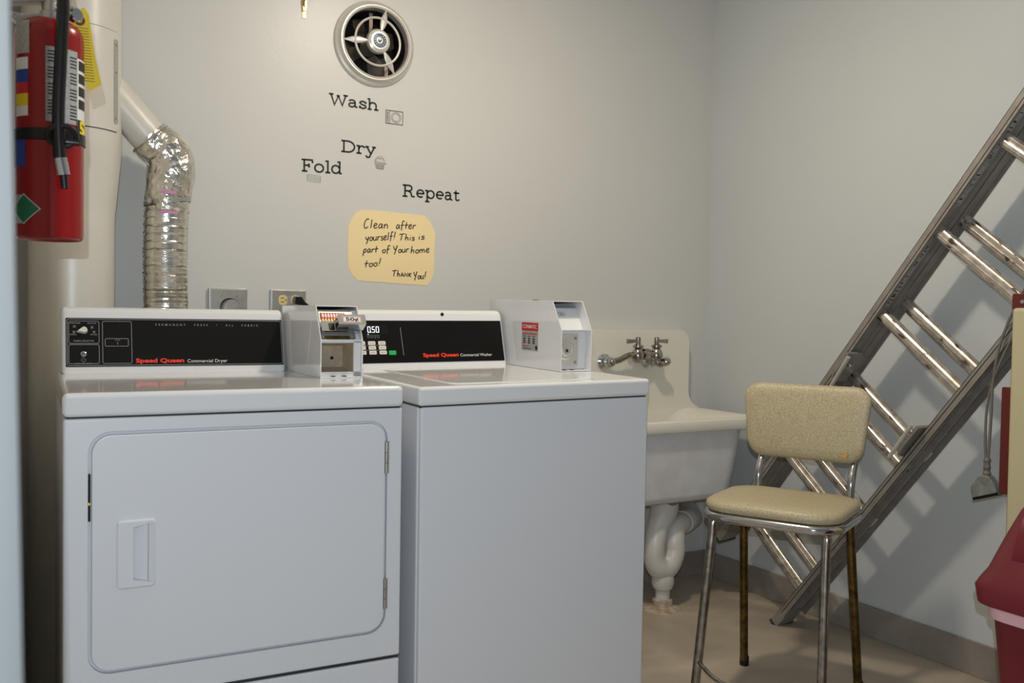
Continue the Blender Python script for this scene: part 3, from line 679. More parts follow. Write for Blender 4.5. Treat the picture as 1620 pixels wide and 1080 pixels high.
# ------------------------------------------------------------------ outlets, plugs, hook
p1 = empty('range_outlet', 'square steel wall outlet with round heavy-duty socket, nearer the foil duct', 'outlet', (.582, WY, 1.035))
B().box((0, -.014, 0), (.118, 0, .1145), .003, 2).done('outlet_box', steel, p1)
B().box((.004, -.0175, .004), (.114, -.0135, .1105), .0015, 2).done('cover_plate', steel, p1)
B().lathe([(.031, .0172), (.031, .023), (.028, .024), (.0, .024)], (.062, 0, .052), ax, 32).done('socket', black, p1)
for x in (.036, .085): B().lathe([(.0036, .017), (.003, .020), (0, .0205)], (x, 0, .0905), ax, 12).done('screw', brass, p1)
pg = empty('round_plug', 'round grey dryer plug in the steel outlet by the foil duct', 'plug', (.644, WY-.024, 1.087))
B().lathe([(.0265, 0), (.027, .02), (.024, .030), (.0, .031)], (0, 0, 0), ax, 32).done('plug_body', steel, pg)
B().tube(smooth_path([(0, -.02, -.024), (0, -.03, -.06), (-.01, -.03, -.16), (-.02, .0, -.30)]), .007, 10).done('cord', black, pg)
p2 = empty('duplex_outlet', 'square steel wall outlet with ivory duplex sockets behind the dryer coin box', 'outlet', (.7745, WY, 1.035))
B().box((0, -.010, 0), (.116, 0, .1145), .003, 2).done('outlet_box', steel, p2)
B().box((.003, -.0135, .003), (.113, -.0095, .1115), .0015, 2).done('cover_plate', steel, p2)
for x in (.039, .079):
    q = rrect(x-.0145, .064, x+.0145, .097, .012, 5)
    so = B().prism(q, -.0145, -.0128, 'xzy', .0005).done('socket', ivory, p2)
    sb = B()
    for z in (.0745, .0870): sb.box((x-.007, -.0150, z-.001), (x+.003, -.0144, z+.001))
    sb.cyl((x+.010, -.0144, .0807), (x+.010, -.0150, .0807), .0022, seg=10); sb.done('socket_slots', black, so)
pg = empty('black_plug', 'black plug with cord in the right ivory socket behind coin box', 'plug', (.856, WY-.0152, 1.1157))
B().prism([(-.012, -.012), (.012, -.014), (.020, -.020), (.026, -.012), (.012, .011), (-.010, .012)], -.030, 0, 'xzy', .004, 2).done('plug_body', black, pg)
B().tube(smooth_path([(.008, -.020, -.004), (.030, -.030, -.018), (.042, -.030, -.06), (.045, -.02, -.20)]), .0045, 10).done('cord', black, pg)
hk = B()
hk.box((-.006, -.003, .0), (.006, 0, .030), .001); hk.tube(smooth_path([(0, -.002, .028), (-.004, -.012, .050), (.004, -.020, .075), (0, -.012, .10)]), .0035, 8)
hk.prism([(-.006, .022), (.006, .022), (.009, .075), (-.009, .075)], -.008, -.004, 'xzy', .001)
hko = hk.done('brass_hook', brass); hko.location = (.878, WY, 2.030); tag(hko, 'small brass hook strip on the back wall, left of the round fan', 'hook')

# ------------------------------------------------------------------ flue pipe, branch, foil duct
PX, PY = .190, 2.828
flue = empty('flue_pipe', 'thick cream-painted vertical flue pipe in the back left corner', 'pipe', (PX, PY, 0))
B().lathe([(.109, 0), (.109, 1.02), (.110, 1.026), (.109, 1.032), (.109, 1.335), (.112, 1.36), (.122, 1.47), (.126, 1.52), (.1275, 1.525), (.126, 1.53), (.126, 2.5)], seg=56).done('pipe_body', pipe_m, flue)
# curved access plate with screws, on the side facing the room
def cyl_patch(b, r, th, a0, a1, z0, z1, n=14, corner=.0):
    """a measured from -y towards +x, degrees"""
    loops = []
    for rr in (r, r+th):
        for i in range(n+1):
            a = radians(a0+(a1-a0)*i/n); ins = 0
            if corner and (i == 0 or i == n): ins = corner
            loops.append([(rr*sin(a), -rr*cos(a), z0+ins), (rr*sin(a), -rr*cos(a), z1-ins)])
    N = n+1; V = [p for l in loops for p in l]; F = []
    for i in range(n):
        a, c = 2*i, 2*(i+1); A, C_ = 2*(N+i), 2*(N+i+1)
        F += [(A, C_, C_+1, A+1), (c, a, a+1, c+1), (a, c, C_, A), (c+1, a+1, A+1, C_+1)]
    F += [(0, 2*N, 2*N+1, 1), (2*n+1, 2*(N+n)+1, 2*(N+n), 2*n)]
    vs, fs = b.add(V, F); bmesh.ops.recalc_face_normals(b.bm, faces=fs); return b
cyl_patch(B(), .1255, .0012, -13.5, 59.5, 1.5625, 1.8375, 20, .010).done('plate_gap', thin_d, flue)
plate = cyl_patch(B(), .1262, .0035, -12, 58, 1.565, 1.835, 20, .012).done('access_plate', pipe_m, flue)
cyl_patch(B(), .1298, .0012, 48, 56, 1.585, 1.815, 4, .004).done('plate_rib', label_g, plate)
for z in (1.80, 1.725, 1.60):
    a = radians(51.5); B().lathe([(.0035, .0), (.003, .003), (0, .0035)], (.1305*sin(a), -.1305*cos(a), z), (sin(a), -cos(a), 0), 10).done('plate_screw', steel, plate)
# branch running down to the right, then the foil duct
P0 = Vector((.150, 2.83, 1.84)); P1 = Vector((.408, 2.83, 1.553)); dv = (P1-P0).normalized()
loc = Vector((PX, PY, 0)); b = B()
b.tube([P0-loc, P1-loc], .0515, 32, caps=False); b.tube([P1-dv*.004-loc, P1+dv*.010-loc], .0525, 32)
b.tube([P1-dv*.030-loc, P1-dv*.026-loc, P1-dv*.022-loc], [.0515, .0535, .0515], 32, caps=False)
b.done('branch_pipe', pipe_m, flue)
duct = empty('foil_duct', 'crinkled silver foil dryer duct rising from behind the dryer', 'duct', (.440, 2.83, 0))
L0 = Vector((.440, 2.83, 0))
hose = []; rr = []; z = .28; k = 0
while z < 1.372:
    off = .004*sin(z*9); hose.append((off-.001, .0012*sin(k*2.1), z+.0008*sin(k*1.7))); rr.append((.0618 if k % 2 else .0582)+.0006*sin(k*.9)); z += .0038; k += 1
ho = B().tube(hose, rr, 48).done('ribbed_hose', foil_h, duct, ang=25)
for zz, aa, bb_ in ((1.352, -30, 18), (1.408, -24, 12)): cyl_patch(B(), .0625 if zz < 1.4 else .067, .0006, aa, bb_, zz, zz+.009, 6).done('print_band', pink, duct)
path = smooth_path([(0, 0, 1.362), (.0, 0, 1.40), (.004, 0, 1.44), (.011, 0, 1.480), (.008, 0, 1.515), (-.008, 0, 1.542), (-.030, 0, 1.555), (-.052, 0, 1.5755)], 6)
RRr = [.0605, .0625, .065, .067, .066, .064, .061, .0585]; rad = []
for i in range(len(path)):
    t = i/(len(path)-1)*(len(RRr)-1); j = min(int(t), len(RRr)-2); rad.append(RRr[j]+(RRr[j+1]-RRr[j])*(t-j))
# crumpled facets
eb = B().tube(path, rad, 30, caps=False)
from mathutils import noise as mn
for v in eb.bm.verts:
    p = v.co*26; d = mn.noise(p)*.0042+mn.cell(v.co*22)*.0016; c = Vector((0, 0, v.co.z)); q = v.co-c
    if q.length > .02: v.co += q.normalized()*d
eb.done('crumpled_elbow', foil, duct, ang=22)
cl = B(); cl.loft([[(r*cos(2*pi*k/48), r*sin(2*pi*k/48), 1.392+dz+.010*cos(2*pi*k/48)) for k in range(48)] for r, dz in ((.0625, -.006), (.0645, -.0065), (.0645, .0065), (.0625, .006))], (False, False))
cl.cyl((-.062, -.040, 1.386), (-.056, -.052, 1.386), .007, seg=12); cl.done('hose_clamp', steel, duct)
cl = B(); n_c = dv; u_c = n_c.cross(Vector((0, 1, 0))).normalized(); c0 = Vector((-.046, 0, 1.569))
cl.tube([c0+(u_c*cos(2*pi*k/36)+Vector((0, 1, 0))*sin(2*pi*k/36))*.0600 for k in range(36)], .0028, 6, True)
cl.tube([c0+u_c*-.056+Vector((0, -.02, 0)), c0+u_c*-.060+n_c*.055+Vector((0, -.03, 0))], .0012, 6); cl.done('upper_clamp', steel, duct)

# ------------------------------------------------------------------ fire extinguisher on the left wall
EX, EY, EB = .0850, 1.800, 1.197
ex = empty('fire_extinguisher', 'red fire extinguisher with black hose hanging at the left edge', 'fire extinguisher', (EX, EY, EB))
R_ = .0545
B().lathe([(0, .006), (.040, .004), (.050, 0), (.0535, .003), (R_, .010), (R_, .345), (.053, .358), (.048, .368), (.038, .375), (.018, .380), (0, .380)], seg=56).done('cylinder', ext_red, ex)
va = B(); va.lathe([(.017, .378), (.017, .392), (.013, .394), (.013, .42), (.016, .424), (.016, .44), (0, .44)], seg=20)
va.cyl((0, 0, .405), (.038, -.006, .40), .0085, seg=14); va.done('valve', steel, ex)
lv = B(); lv.prism([(-.058, .372), (-.050, .366), (.006, .384), (.006, .392), (-.050, .380)], -.011, .011, 'xzy', .002).done('lower_lever', steel, ex)
lv = B(); lv.prism([(-.062, .396), (.010, .412), (.014, .424), (-.010, .430), (-.062, .408)], -.012, .012, 'xzy', .002).done('squeeze_lever', steel, ex)
gg = B().lathe([(.012, 0), (.012, .012), (.010, .014), (0, .014)], (.036, -.008, .392), (.5, -1, 0), 18).done('gauge', chrome, ex)
hp_ = smooth_path([(.016, -.012, .428), (.020, -.045, .440), (.018, -.066, .415), (.016, -.069, .36), (.013, -.068, .29), (.010, -.067, .20), (.013, -.067, .13)], 6)
hs = B().tube(hp_, .0100, 14).done('hose', black, ex)
B().cyl((.013, -.067, .134), (.018, -.067, .106), .0108, seg=16).done('hose_collar', chrome, hs)
B().cyl((.018, -.067, .108), (.020, -.067, .084), .0062, seg=14).done('nozzle', black, hs)
st_ = B(); st_.lathe([(R_+.0004, .165), (R_+.003, .166), (R_+.003, .184), (R_+.0004, .185)], seg=40)
st_.tube([(.010+.022*cos(2*pi*k/24)+.006, -.066-.006*sin(2*pi*k/24), .172+.016*sin(2*pi*k/24)) for k in range(24)], .0045, 8, True)
st_.box((.020, -.070, .160), (.044, -.046, .168), .002); st_.done('hose_strap', black, ex)
def deg(px): return math.degrees(math.asin(max(-1, min(1, (px-78.5)/56.5))))+2.7
def zz(py): return (379-py)*1.10e-3 if True else 0
def patch(name, mat, px0, px1, y0, y1, th=.0005, par=ex, r=R_+.0003):
    b = cyl_patch(B(), r, th, deg(px0), deg(px1), zz(y1), zz(y0), 8); return b.done(name, mat, par)
l1 = patch('instruction_label', label_g, 67, 119, 86, 200)
patch('pictogram_label', white, 119, 133, 95, 190)
b = B()
for k in range(4): cyl_patch(b, R_+.0009, .0003, deg(121), deg(133), zz(112+k*20+1), zz(98+k*20), 5)
b.done('pictograms', ink, ex)
b = B()
for k in range(20):
    if k in (4, 9, 14): continue
    cyl_patch(b, R_+.0009, .0003, deg(70), deg(86), zz(94+k*5), zz(92+k*5), 5); cyl_patch(b, R_+.0009, .0003, deg(106), deg(117), zz(98+k*5), zz(96+k*5), 4)
b.done('small_print', ink, ex)
patch('letter_band', ink, 117, 134, 190, 215)
bb = B(); zc = zz(212); aS = radians(deg(127))
text(bb, 'S', (R_*sin(aS)-.004, -R_*cos(aS)-.0065, zc), (.010, .008, 0), (0, 0, .022), (0, 0, 0), 0, .05); bb.done('letter_print', yellow_l, ex)
patch('side_label', label_g, 25, 43, 48, 98)
for nm, mt, y0, y1 in (('white_block', white, 104, 122), ('blue_block', blue_l, 122, 142), ('red_block', red_l, 142, 159), ('yellow_block', yellow_l, 159, 178), ('pale_block', white, 178, 193)): patch(nm, mt, 25, 41, y0, y1)
patch('blue_label', blue_l, 22.5, 37, 220, 270)
patch('diamond_backing', label_g, 22.5, 36, 313, 357)
b = B(); N_ = 10
for layer, (mm, s_) in enumerate(((white, 1.0),)): pass
def diamond(r, cx, cz, hw, hz, name, mat):
    V_ = []; F_ = []
    for i in range(N_+1):
        t = -1+2*i/N_; a = radians(cx+hw*t); h = hz*(1-abs(t)); V_ += [(r*sin(a), -r*cos(a), cz-h), (r*sin(a), -r*cos(a), cz+h)]
    for i in range(N_): F_.append((2*i, 2*i+2, 2*i+3, 2*i+1))
    bb = B(); bb.add(V_, F_); return bb.done(name, mat, ex)
cxd = (deg(22.5)+deg(58.5))/2; hwd = (deg(58.5)-deg(22.5))/2
diamond(R_+.0012, cxd+2, zz(335), hwd, .026, 'diamond_border', white); diamond(R_+.0016, cxd+2, zz(335), hwd*.93, .0242, 'green_diamond', green_l)
wb = B(); wb.box((-.104, -.012, .30), (-.094, .012, .42), .002); wb.box((-.094, -.008, .375), (-.012, .008, .384), .002); wb.done('wall_bracket', steel, ex)
# yellow inspection tag
tg = B(); tp = [(.118, 1.588), (.126, 1.600), (.139, 1.609), (.147, 1.597), (.152, 1.560), (.157, 1.528), (.168, 1.477), (.146, 1.463), (.138, 1.500), (.128, 1.545), (.120, 1.575)]
tg.prism([(x-.14, z-1.5) for x, z in tp], -.0004, .0004, 'xzy')
to = tg.done('inspection_tag', yellow_t, smooth=False, loc=None); to.location = (.140, 1.800, 1.5)
tag(to, 'yellow paper inspection tag hanging from the fire extinguisher valve', 'tag')
b = B()
for k in range(20):
    z = 1.572-k*.0048; x0 = .126+(1.572-z)*.12; b.box((x0-.14, -.0007, z-1.5), (x0-.14+.020, -.0005, z-1.5+.0009))
b.done('tag_print', ink, to)
B().lathe([(.0045, .0005), (.0045, .0012), (.009, .0012), (.009, .0005)], (.132-.14, 0, 1.585-1.5), ax, 20).done('eyelet_ring', maroon, to)
B().tube(smooth_path([(.132-.14, -.001, 1.586-1.5), (.126-.14, -.004, 1.612-1.5), (.120-.14, -.006, 1.618-1.5), (.116-.14, -.004, 1.600-1.5)]), .0006, 6).done('wire', steel, to)

# ------------------------------------------------------------------ utility sink
sk = empty('utility_sink', 'old cream enamelled cast iron laundry sink in the back corner', 'sink', (2.20, WY, 0))
ox = 2.20
def rl(x0, y0, x1, y1, r, z, n=6): return [(p[0]-ox, p[1]-WY, z) for p in rrect(x0, y0, x1, y1, r, n)]
X0, X1, Yf, Yb = 1.870, 2.535, 2.530, WY
zt_ = .712
# rim and inner bowl in cream enamel
lo = [rl(X0+.030, Yf+.030, X1-.030, Yb, .05, .672), rl(X0+.004, Yf+.004, X1-.004, Yb, .040, .670), rl(X0, Yf, X1, Yb, .040, .680), rl(X0, Yf, X1, Yb, .040, .698), rl(X0+.004, Yf+.004, X1-.004, Yb, .038, .708),
      rl(X0+.012, Yf+.012, X1-.012, Yb-.004, .034, zt_), rl(X0+.026, Yf+.026, X1-.022, Yb-.053, .036, zt_-.001), rl(X0+.036, Yf+.034, X1-.050, Yb-.054, .06, zt_-.008), rl(X0+.044, Yf+.042, X1-.078, Yb-.056, .09, zt_-.030), rl(X0+.050, Yf+.050, X1-.100, Yb-.060, .10, .62), rl(X0+.055, Yf+.055, X1-.110, Yb-.064, .10, .56),
      rl(X0+.065, Yf+.065, X1-.125, Yb-.075, .09, .47), rl(X0+.095, Yf+.095, X1-.15, Yb-.105, .07, .435), rl(X0+.22, Yf+.17, X1-.23, Yb-.17, .03, .428)]
B().loft(lo, (False, True)).done('rim_and_bowl', cream, sk)
lo = [rl(X0+.028, Yf+.026, X1-.060, Yb-.002, .075, .674), rl(X0+.040, Yf+.040, X1-.075, Yb-.004, .080, .52), rl(X0+.052, Yf+.052, X1-.088, Yb-.006, .080, .432), rl(X0+.060, Yf+.060, X1-.096, Yb-.010, .078, .414),
      rl(X0+.078, Yf+.078, X1-.114, Yb-.020, .07, .403), rl(X0+.115, Yf+.115, X1-.15, Yb-.05, .05, .400)]
B().loft(lo, (False, True)).done('basin', basin_m, sk)
# high back with flared foot
rb = [(X1-.004, .705), (X1-.006, .716)]+[(x, z) for x, z in arc(X1+.012, .782, .072, .070, 255, 180, 8)]+[(X1-.060, .97)]+arc(X1-.112, .978, .052, .052, 0, 90, 7)
lb = [(X0+X1-p[0], p[1]) for p in reversed(rb)]
B().prism([(x-ox, z) for x, z in rb+lb], -.052, -.001, 'xzy', .016, 4).done('splash_back', cream, sk)
# wall faucet
def fpnt(x, y, z): return Vector((x-ox, y-WY, z))
for x, z in ((2.050, .905), (2.262, .905)):
    fc = B(); fc.lathe([(.030, 0), (.030, .006), (.022, .012), (.016, .015), (.016, .028), (.020, .030), (.020, .046), (.016, .048), (.014, .060), (.009, .061), (.009, .066), (0, .066)], fpnt(x, WY-.053, z), (0, -1, 0), 24); fc.done('wall_flange', chrome, sk)
fb = B()
fb.tube(smooth_path([fpnt(2.060, WY-.090, .905), fpnt(2.095, WY-.098, .914), fpnt(2.130, WY-.104, .930), fpnt(2.165, WY-.106, .934)]), .0115, 14)
for x in (2.172, 2.262):
    fb.lathe([(.012, -.034), (.021, -.026), (.025, -.012), (.024, .004), (.018, .016), (.013, .022), (.021, .026), (.021, .032), (.012, .037), (.006, .040), (.006, .058), (0, .058)], fpnt(x, WY-.108, .936), (0, 0, 1), 24)
fb.lathe([(.013, -.052), (.013, -.030), (.021, -.026), (.021, -.004), (.019, .0), (.019, .004), (.013, .010), (.013, .03)], fpnt(2.222, WY-.108, .936), (1, 0, 0), 20)
fb.tube(smooth_path([fpnt(2.255, WY-.105, .930), fpnt(2.258, WY-.120, .905), fpnt(2.272, WY-.125, .895), fpnt(2.300, WY-.125, .908)]), .0115, 14)
fb.lathe([(.013, 0), (.016, .004), (.016, .016), (.011, .018), (.011, .026), (.006, .026), (.006, .010), (0, .010)], fpnt(2.285, WY-.125, .902), (1, 0, .25), 18)
fa = fb.done('faucet', chrome_w, sk)
for x, d in ((2.172, -1), (2.262, 1)):
    hb_ = B(); hb_.lathe([(.009, 0), (.010, .003), (.010, .024), (.007, .027), (0, .027)], fpnt(x, WY-.108, .974), (0, 0, 1), 16)
    hb_.prism([(x-ox, .979), (x-ox+d*.020, .980), (x-ox+d*.052, .976), (x-ox+d*.054, .994), (x-ox+d*.020, .992), (x-ox, .994)], -.114, -.102, 'xzy', .002)
    hb_.done('lever_handle', chrome_w, fa)

# ------------------------------------------------------------------ trap standing on the floor under the sink
tr = empty('drain_trap', 'white painted cast iron drain trap standing on the floor under the sink', 'drain pipe', (2.16, 2.66, 0))
def T(p, r): return (Vector((p[0]-2.16, p[1]-2.66, p[2])), r)
def tpath(pts, k=6):
    c = smooth_path([Vector((p[0]-2.16, p[1]-2.66, p[2])) for p in pts], k); n = len(c); m = len(pts)-1; r = []
    for i in range(n):
        t = i/(n-1)*m; j = min(int(t), m-1); r.append((pts[j][3]+(pts[j+1][3]-pts[j][3])*(t-j))*1.10)
    return c, r
c, r = tpath([(2.183, 2.69, .3885, .050), (2.183, 2.69, .368, .050), (2.168, 2.68, .345, .046), (2.138, 2.67, .300, .036), (2.120, 2.66, .250, .034), (2.118, 2.66, .195, .035), (2.135, 2.66, .160, .039), (2.165, 2.66, .150, .041), (2.195, 2.66, .170, .038),
              (2.212, 2.66, .210, .036), (2.214, 2.665, .250, .036), (2.232, 2.68, .285, .035), (2.270, 2.70, .297, .035), (2.300, 2.72, .296, .035)])
B().tube(c, r, 26).done('trap_bend', trap_m, tr)
B().tube([Vector((.128, .055, .296)), Vector((.138, .060, .296)), Vector((.141, .061, .296)), Vector((.165, .073, .297)), Vector((.168, .075, .297)), Vector((.225, .105, .298)), Vector((.36, .30, .30))], [.039, .039, .043, .043, .040, .040, .037], 26).done('waste_pipe', trap_m, tr)
B().lathe([(.024, .070), (.036, .078), (.042, .095), (.042, .118), (.036, .140), (.028, .150)], seg=30).done('cleanout', trap_m, tr)
B().lathe([(.0, .0), (.027, .0), (.027, .085)], seg=24).done('stub_pipe', trap_m, tr)
B().lathe([(0, 0), (.070, 0), (.068, .004), (.040, .010), (.037, .014), (.037, .036), (.028, .040), (0, .040)], seg=36).done('floor_flange', rust, tr)

# ------------------------------------------------------------------ bar stool
th = .47738; SX, SY = 1.9294, 1.8569
F_ = Vector((-cos(th), -sin(th), 0)); L_ = Vector((F_.y, -F_.x, 0))
MS = Matrix((L_, F_, Vector((0, 0, 1)))).transposed(); 
if MS.determinant() < 0: L2_ = -L_
MS = Matrix((-L_, F_, Vector((0, 0, 1)))).transposed().to_4x4() if Matrix((L_, F_, Vector((0, 0, 1)))).determinant() < 0 else MS.to_4x4()
sgn = -1 if (MS.col[0].to_3d()-L_).length > .1 else 1
MS.translation = (SX, SY, 0)
stl = empty('bar_stool', 'tan vinyl kitchen stool with chrome legs in front of the ladder', 'stool', mat=MS)
def S(b_, a, z): return Vector((sgn*b_, a, z))          # b_ towards the sink side, a towards the seat front
def sloop(hw, hf, hb2, r, z, bow=.012):
    P = rrect(-hw, -hb2, hw, hf, r, 8); return [S(p[0], p[1]+bow*(1-(p[0]/hw)**2)*(1 if p[1] > 0 else -1), z) for p in P]
B().loft([sloop(.178, .140, .146, .07, .545), sloop(.187, .149, .154, .075, .548), sloop(.191, .154, .158, .078, .558), sloop(.189, .152, .156, .078, .569), sloop(.178, .141, .147, .075, .5765), sloop(.135, .10, .105, .06, .579)]).done('seat', vinyl, stl, ang=60)
# chrome band under the cushion
b = B()
b.loft([sloop(.178, .142, .148, .07, .518), sloop(.190, .154, .159, .076, .521), sloop(.195, .159, .164, .079, .532), sloop(.190, .154, .159, .076, .543), sloop(.178, .142, .148, .07, .545)], (False, False)).done('seat_band', chrome, stl, ang=60)
B().loft([sloop(.176, .140, .146, .07, .528), sloop(.176, .140, .146, .07, .534)]).done('seat_pan', black, stl)
foot = {}
for sb_, sa, mt in ((1, 1, chrome_w), (-1, 1, chrome_w), (1, -1, brassy), (-1, -1, brassy)):
    top_ = S(sb_*.1535, sa*.1222, .530); bot = S(sb_*(.1535+.0168), sa*(.1222+.086), .018)
    inn = S(sb_*.110, sa*.085, .527)
    lg = B().tube(smooth_path([inn, S(sb_*.140, sa*.112, .527), S(sb_*.1545, sa*.125, .512), top_+(bot-top_)*.12, top_+(bot-top_)*.5, bot], 5), .0125, 16).done('leg', mt, stl)
    B().lathe([(.0135, 0), (.0145, .003), (.0145, .026), (.013, .030), (.0, .030)], S(sb_*(.1535+.0168), sa*(.1222+.086+.003), 0), (0, 0, 1), 18).done('foot_cap', black, lg)
def legat(sb_, sa, z): t_ = (.530-z)/.512; return S(sb_*(.1535+.0168*t_), sa*(.1222+.086*t_), z)
for sa in (1,):
    a_0 = legat(1, sa, .137); b_0 = legat(-1, sa, .137); mid = (a_0+b_0)/2
    B().tube(smooth_path([a_0, a_0*.75+b_0*.25+S(0, .085, -.004), mid+S(0, .115, -.006), a_0*.25+b_0*.75+S(0, .085, -.004), b_0], 6), .006, 10).done('footrest', chrome_w, stl)
for sb_, bx in ((1, .131), (-1, .141)):
    B().tube(smooth_path([S(sb_*bx, -.110, .526), S(sb_*bx, -.166, .528), S(sb_*bx, -.180, .550), S(sb_*bx, -.188, .61), S(sb_*bx, -.205, .64), S(sb_*bx, -.226, .68), S(sb_*bx, -.232, .78)], 5), .0115, 16).done('back_post', chrome, stl)
# curved trapezoid back cushion
def bl(dep, ins):
    P = []
    hw_t, hw_b, z0_, z1_, rc = .190-ins, .168-ins, .661+ins, .884-ins, .050-ins*.5
    Q = rrect(-1, 0, 1, 1, .001, 1)
    base = rrect(-.19+ins, z0_, .19-ins, z1_, rc, 8)
    for x, z in base:
        t_ = (z-.661)/(.223); k_ = (.168+(.190-.168)*min(1, max(0, t_)*1.1))/.190; x2 = x*k_
        P.append(S(x2, -.180-dep-.022*(1-(x2/.19)**2)-.02*t_, z))
    return P
B().loft([bl(-.004, .030), bl(.002, .010), bl(.008, .002), bl(.014, 0), bl(.020, .002), bl(.026, .012)]).done('backrest', vinyl, stl, ang=60)
# torn corner and scuffs of the backrest
def onback(x, z, dep=-.0065):
    t_ = (z-.661)/.223; return S(x, -.180-dep-.022*(1-(x/.19)**2)-.02*t_, z)
b = B(); tz = [(-.112, .697), (-.118, .690), (-.124, .683), (-.132, .680), (-.138, .684), (-.134, .688), (-.140, .693), (-.128, .692), (-.119, .700)]
b.add([onback(sx_, sz_) for sx_, sz_ in [(-.113, .704), (-.114, .692), (-.118, .684), (-.128, .681), (-.106, .684)][:0] or [(-.128, .704), (-.129, .690), (-.124, .680), (-.112, .681), (-.107, .687), (-.117, .688), (-.123, .694)]], [(0, 1, 2, 3, 4, 5, 6)])
b.done('torn_patch', tear_m, stl, smooth=False)

# ------------------------------------------------------------------ aluminium extension ladder leaning sideways against the right wall
U = Vector((0, -.622, .783)).normalized(); Vv = Vector((0, -.783, -.622)).normalized(); Nn = Vector((1, 0, 0))   # Nn = into the wall
OL = Vector((2.405, 2.150, .8817))
MLd = Matrix((U, Vv, Nn)).transposed().to_4x4(); MLd.translation = OL
lad = empty('extension_ladder', 'aluminium extension ladder leaning on the right wall behind the stool', 'ladder', mat=MLd)
U0, U1 = -.800, 1.62; WD = .412
def rail(v0, sgn_, n0, n1, u0, u1, name='side_rail'):
    """I-shaped rail; v0 outer edge, sgn_ towards the rungs"""
    b = B(); fl = .030
    def bx_(v_a, v_b, na, nb_): 
        lo_, hi_ = min(v_a, v_b), max(v_a, v_b); b.box((u0, lo_, na), (u1, hi_, nb_), .0008, 1)
    bx_(v0, v0+sgn_*fl, n0, n0+.003); bx_(v0, v0+sgn_*fl, n1-.003, n1)
    c_ = v0+sgn_*fl*.55; bx_(c_, c_+sgn_*.004, n0, n1)
    bx_(v0, v0+sgn_*.003, n0, n0+.009); bx_(v0+sgn_*(fl-.003), v0+sgn_*fl, n0, n0+.008)
    return b.done(name, rail_m, lad)
nf0, nf1, nr0, nr1 = 0, .058, .060, .118
rails = [rail(0, 1, nf0, nf1, U0, U1), rail(WD, -1, nf0, nf1, U0, U1), rail(0.004, 1, nr0, nr1, U0+.03, U1), rail(WD-.004, -1, nr0, nr1, U0+.03, U1)]
def rung(u, n_):
    b = B(); seg = 28; loops = []
    for v in (.012, WD-.012):
        L = []
        for k in range(seg):
            a = 2*pi*k/seg; r = .0190*(1.0 if k % 2 else .94); L.append((u+r*cos(a)*1.12, v, n_+r*sin(a)*.95))
        loops.append(L)
    o = b.loft(loops).done('rung', rung_m, lad, ang=20)
    return o
us = [.608-.31*k for k in range(-3, 5)]
for u in us: rung(u, .030); 
for u in us: rung(u+.052, .088)
# embossed warning strip on the upper rail web
for u0_, u1_, st_ in ((.70, .84, 'READ ALL'), (.86, 1.02, 'INSTRUCTIONS'), (.32, .55, 'WARNING LABEL')): 
    B().box((u0_, .0207, .012), (u1_, .0210, .040)).done('rail_strip', label_g, rails[0])
b = B(); random.seed(4)
for s_ in range(60):
    u = random.uniform(.32, 1.02)
    if .56 < u < .69: continue
    b.box((u, .0211, .014+random.random()*.004), (u+random.uniform(.001, .004), .02125, .030+random.random()*.008))
b.done('strip_print', dirt_m, rails[0])
# rung locks and feet
for v0, sg in ((.034, 1), (WD-.034, -1)):
    b = B(); hi_ = v0+sg*.010
    b.prism([(.028, -.012), (.060, -.030), (.150, -.030), (.150, .040), (.110, .062), (.028, .045)], min(v0, hi_), max(v0, hi_), 'xzy', .001)
    rk = b.done('rung_lock', rail_m, lad)
    B().tube([Vector((.005, v0+sg*.020, -.020)), Vector((.145, v0+sg*.020, -.034))], .0065, 8).done('lock_tongue', alu, rk)
    B().cyl((.110, v0+sg*.005, -.002), (.110, v0+sg*.026, -.002), .007, seg=12).done('lock_pin', steel, rk)
for v0 in (.016, WD-.016):
    b = B(); b.prism([(U0-.004, -.004), (U0+.10, .004), (U0+.10, .060), (U0+.010, .068)], v0-.017, v0+.017, 'xzy', .002); b.done('ladder_foot', rail_m, lad)
    B().prism([(U0-.012, -.006), (U0-.003, -.006), (U0+.010, .070), (U0+.0, .072)], v0-.018, v0+.018, 'xzy', .001).done('foot_pad', rubber, lad)

# ------------------------------------------------------------------ cream upright folded unit, cord, swing-top bin
pn = empty('upright_panel', 'cream coloured upright slab with maroon end cap at the right edge', 'panel', (2.345, 1.20, 0))
B().box((-.012, -.28, .05), (.0345, .262, 1.120), .012, 3).done('cream_slab', creamp, pn)
cp_ = B().box((-.006, -.26, 1.114), (.034, .265, 1.156), .004, 2).done('end_cap', maroon, pn)
B().lathe([(.006, 0), (.005, .003), (0, .004)], (-.006, .235, 1.134), (-1, 0, 0), 12).done('cap_screw', steel, cp_)
B().box((.035, -.26, .615), (.046, .312, .905), .004, 2).done('maroon_rail', maroon, pn)
B().box((-.010, -.25, .0), (.038, .24, .06), .004).done('base_block', maroon, pn)
cdp = [(2.3945, 1.40, 1.22), (2.3945, 1.452, 1.185), (2.3945, 1.490, 1.12), (2.3945, 1.528, 1.02), (2.3945, 1.545, .92), (2.3945, 1.548, .82), (2.3945, 1.552, .72), (2.3945, 1.555, .700)]
co = empty('hanging_cord', 'thin grey cord with a plug hanging beside the cream slab', 'cord', (2.3945, 1.555, .628))
off = Vector((2.3945, 1.555, .628))
b = B(); b.tube([p-off for p in smooth_path([Vector(c) for c in cdp], 8)], .0038, 8)
b.tube([p-off for p in smooth_path([Vector((2.397, 1.47, 1.10)), Vector((2.397, 1.54, .94)), Vector((2.396, 1.562, .84)), Vector((2.3945, 1.562, .74)), Vector((2.3945, 1.557, .700))], 8)], .0034, 8)
b.done('cord_line', cord_m, co)
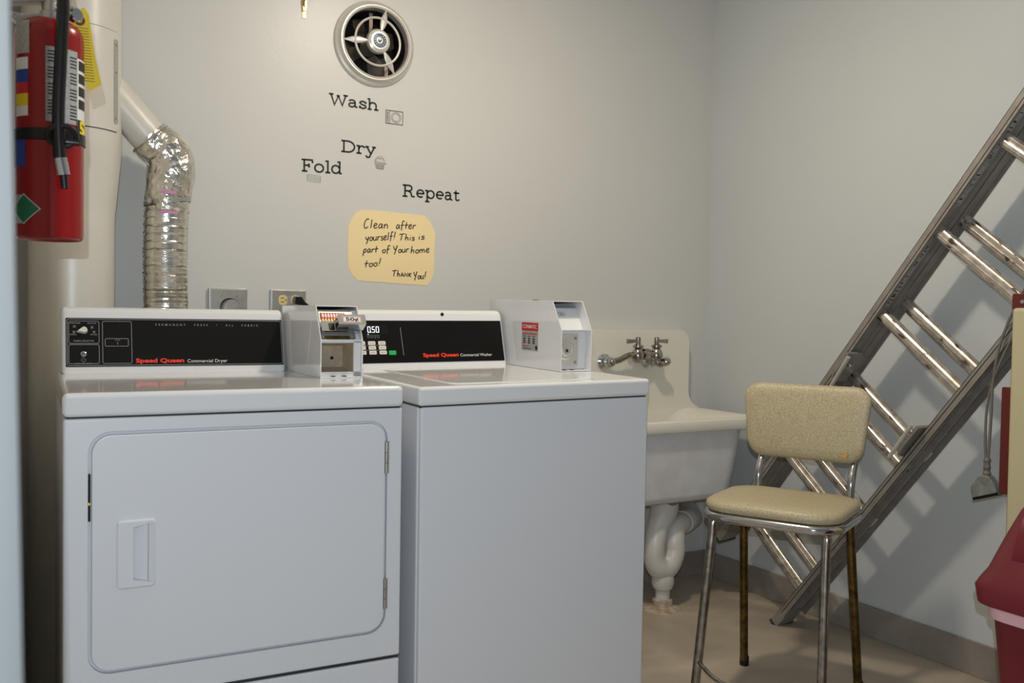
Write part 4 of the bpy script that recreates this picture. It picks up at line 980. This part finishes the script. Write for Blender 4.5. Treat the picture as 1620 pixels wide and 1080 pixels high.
b = B(); b.lathe([(.006, .078), (.010, .070), (.007, .060), (.010, .050), (.007, .042), (.011, .034), (.008, .024)], (0, 0, 0), (0, 0, 1), 14); b.done('strain_relief', cord_m, co)
b = B(); b.prism([(-.040, -.018), (.030, -.044), (.040, -.010), (.020, .022), (.006, .030), (-.012, .028), (-.030, .010)], -.014, .014, 'yzx', .005, 3); b.done('plug_head', plug_m, co)
B().prism([(-.040, -.020), (.030, -.046), (.032, -.038), (-.038, -.012)], -.0146, .0146, 'yzx', .001).done('plug_band', black, co)

bin_ = empty('swing_top_bin', 'dark red plastic swing-top bin cut off at the lower right corner', 'bin', (1.985, .995, 0))
bx0, bx1, by0, by1 = -.175, .155, -.235, .205
def bl2(z, i, r=.05): return [(p[0], p[1], z) for p in rrect(bx0+i, by0+i, bx1-i, by1-i, r, 6)]
B().loft([bl2(0, .055), bl2(.02, .05), bl2(.465, .016), bl2(.500, .014)]).done('bin_body', can_m, bin_)
B().loft([bl2(.458, .0105), bl2(.462, .009), bl2(.497, .006), bl2(.503, .008)], (False, False)).done('bin_liner', bag_m, bin_)
# lid: collar then gable with a curved flap
lid = B()
def gl(z, ix, iy, r=.045): return [(p[0], p[1], z) for p in rrect(bx0+ix, by0+iy, bx1-ix, by1-iy, r, 6)]
lid.loft([gl(.485, .004, .004, .06), gl(.489, -.010, -.010, .06), gl(.523, -.014, -.014, .06), gl(.537, -.008, -.008, .06), gl(.560, .008, .004, .055), gl(.625, .042, .020, .05), gl(.680, .080, .032, .045), gl(.703, .105, .042, .035), gl(.710, .140, .07, .015)], (True, True))
lo_ = lid.done('lid', can_m, bin_, ang=50)
fl_ = B(); fl_loops = []
for k in range(9):
    t_ = k/8; a = radians(18+t_*64); xx = bx0+.022+.125*(1-cos(a))*.95; zz_ = .530+.180*sin(a)*.98
    fl_loops.append([(xx, by0+.06, zz_-.01), (xx, by1-.065, zz_-.01), (xx-.006, by1-.070, zz_+.006), (xx-.006, by0+.065, zz_+.006)])
fl_.loft(fl_loops); fl_.done('swing_flap', can_m, bin_, ang=50)
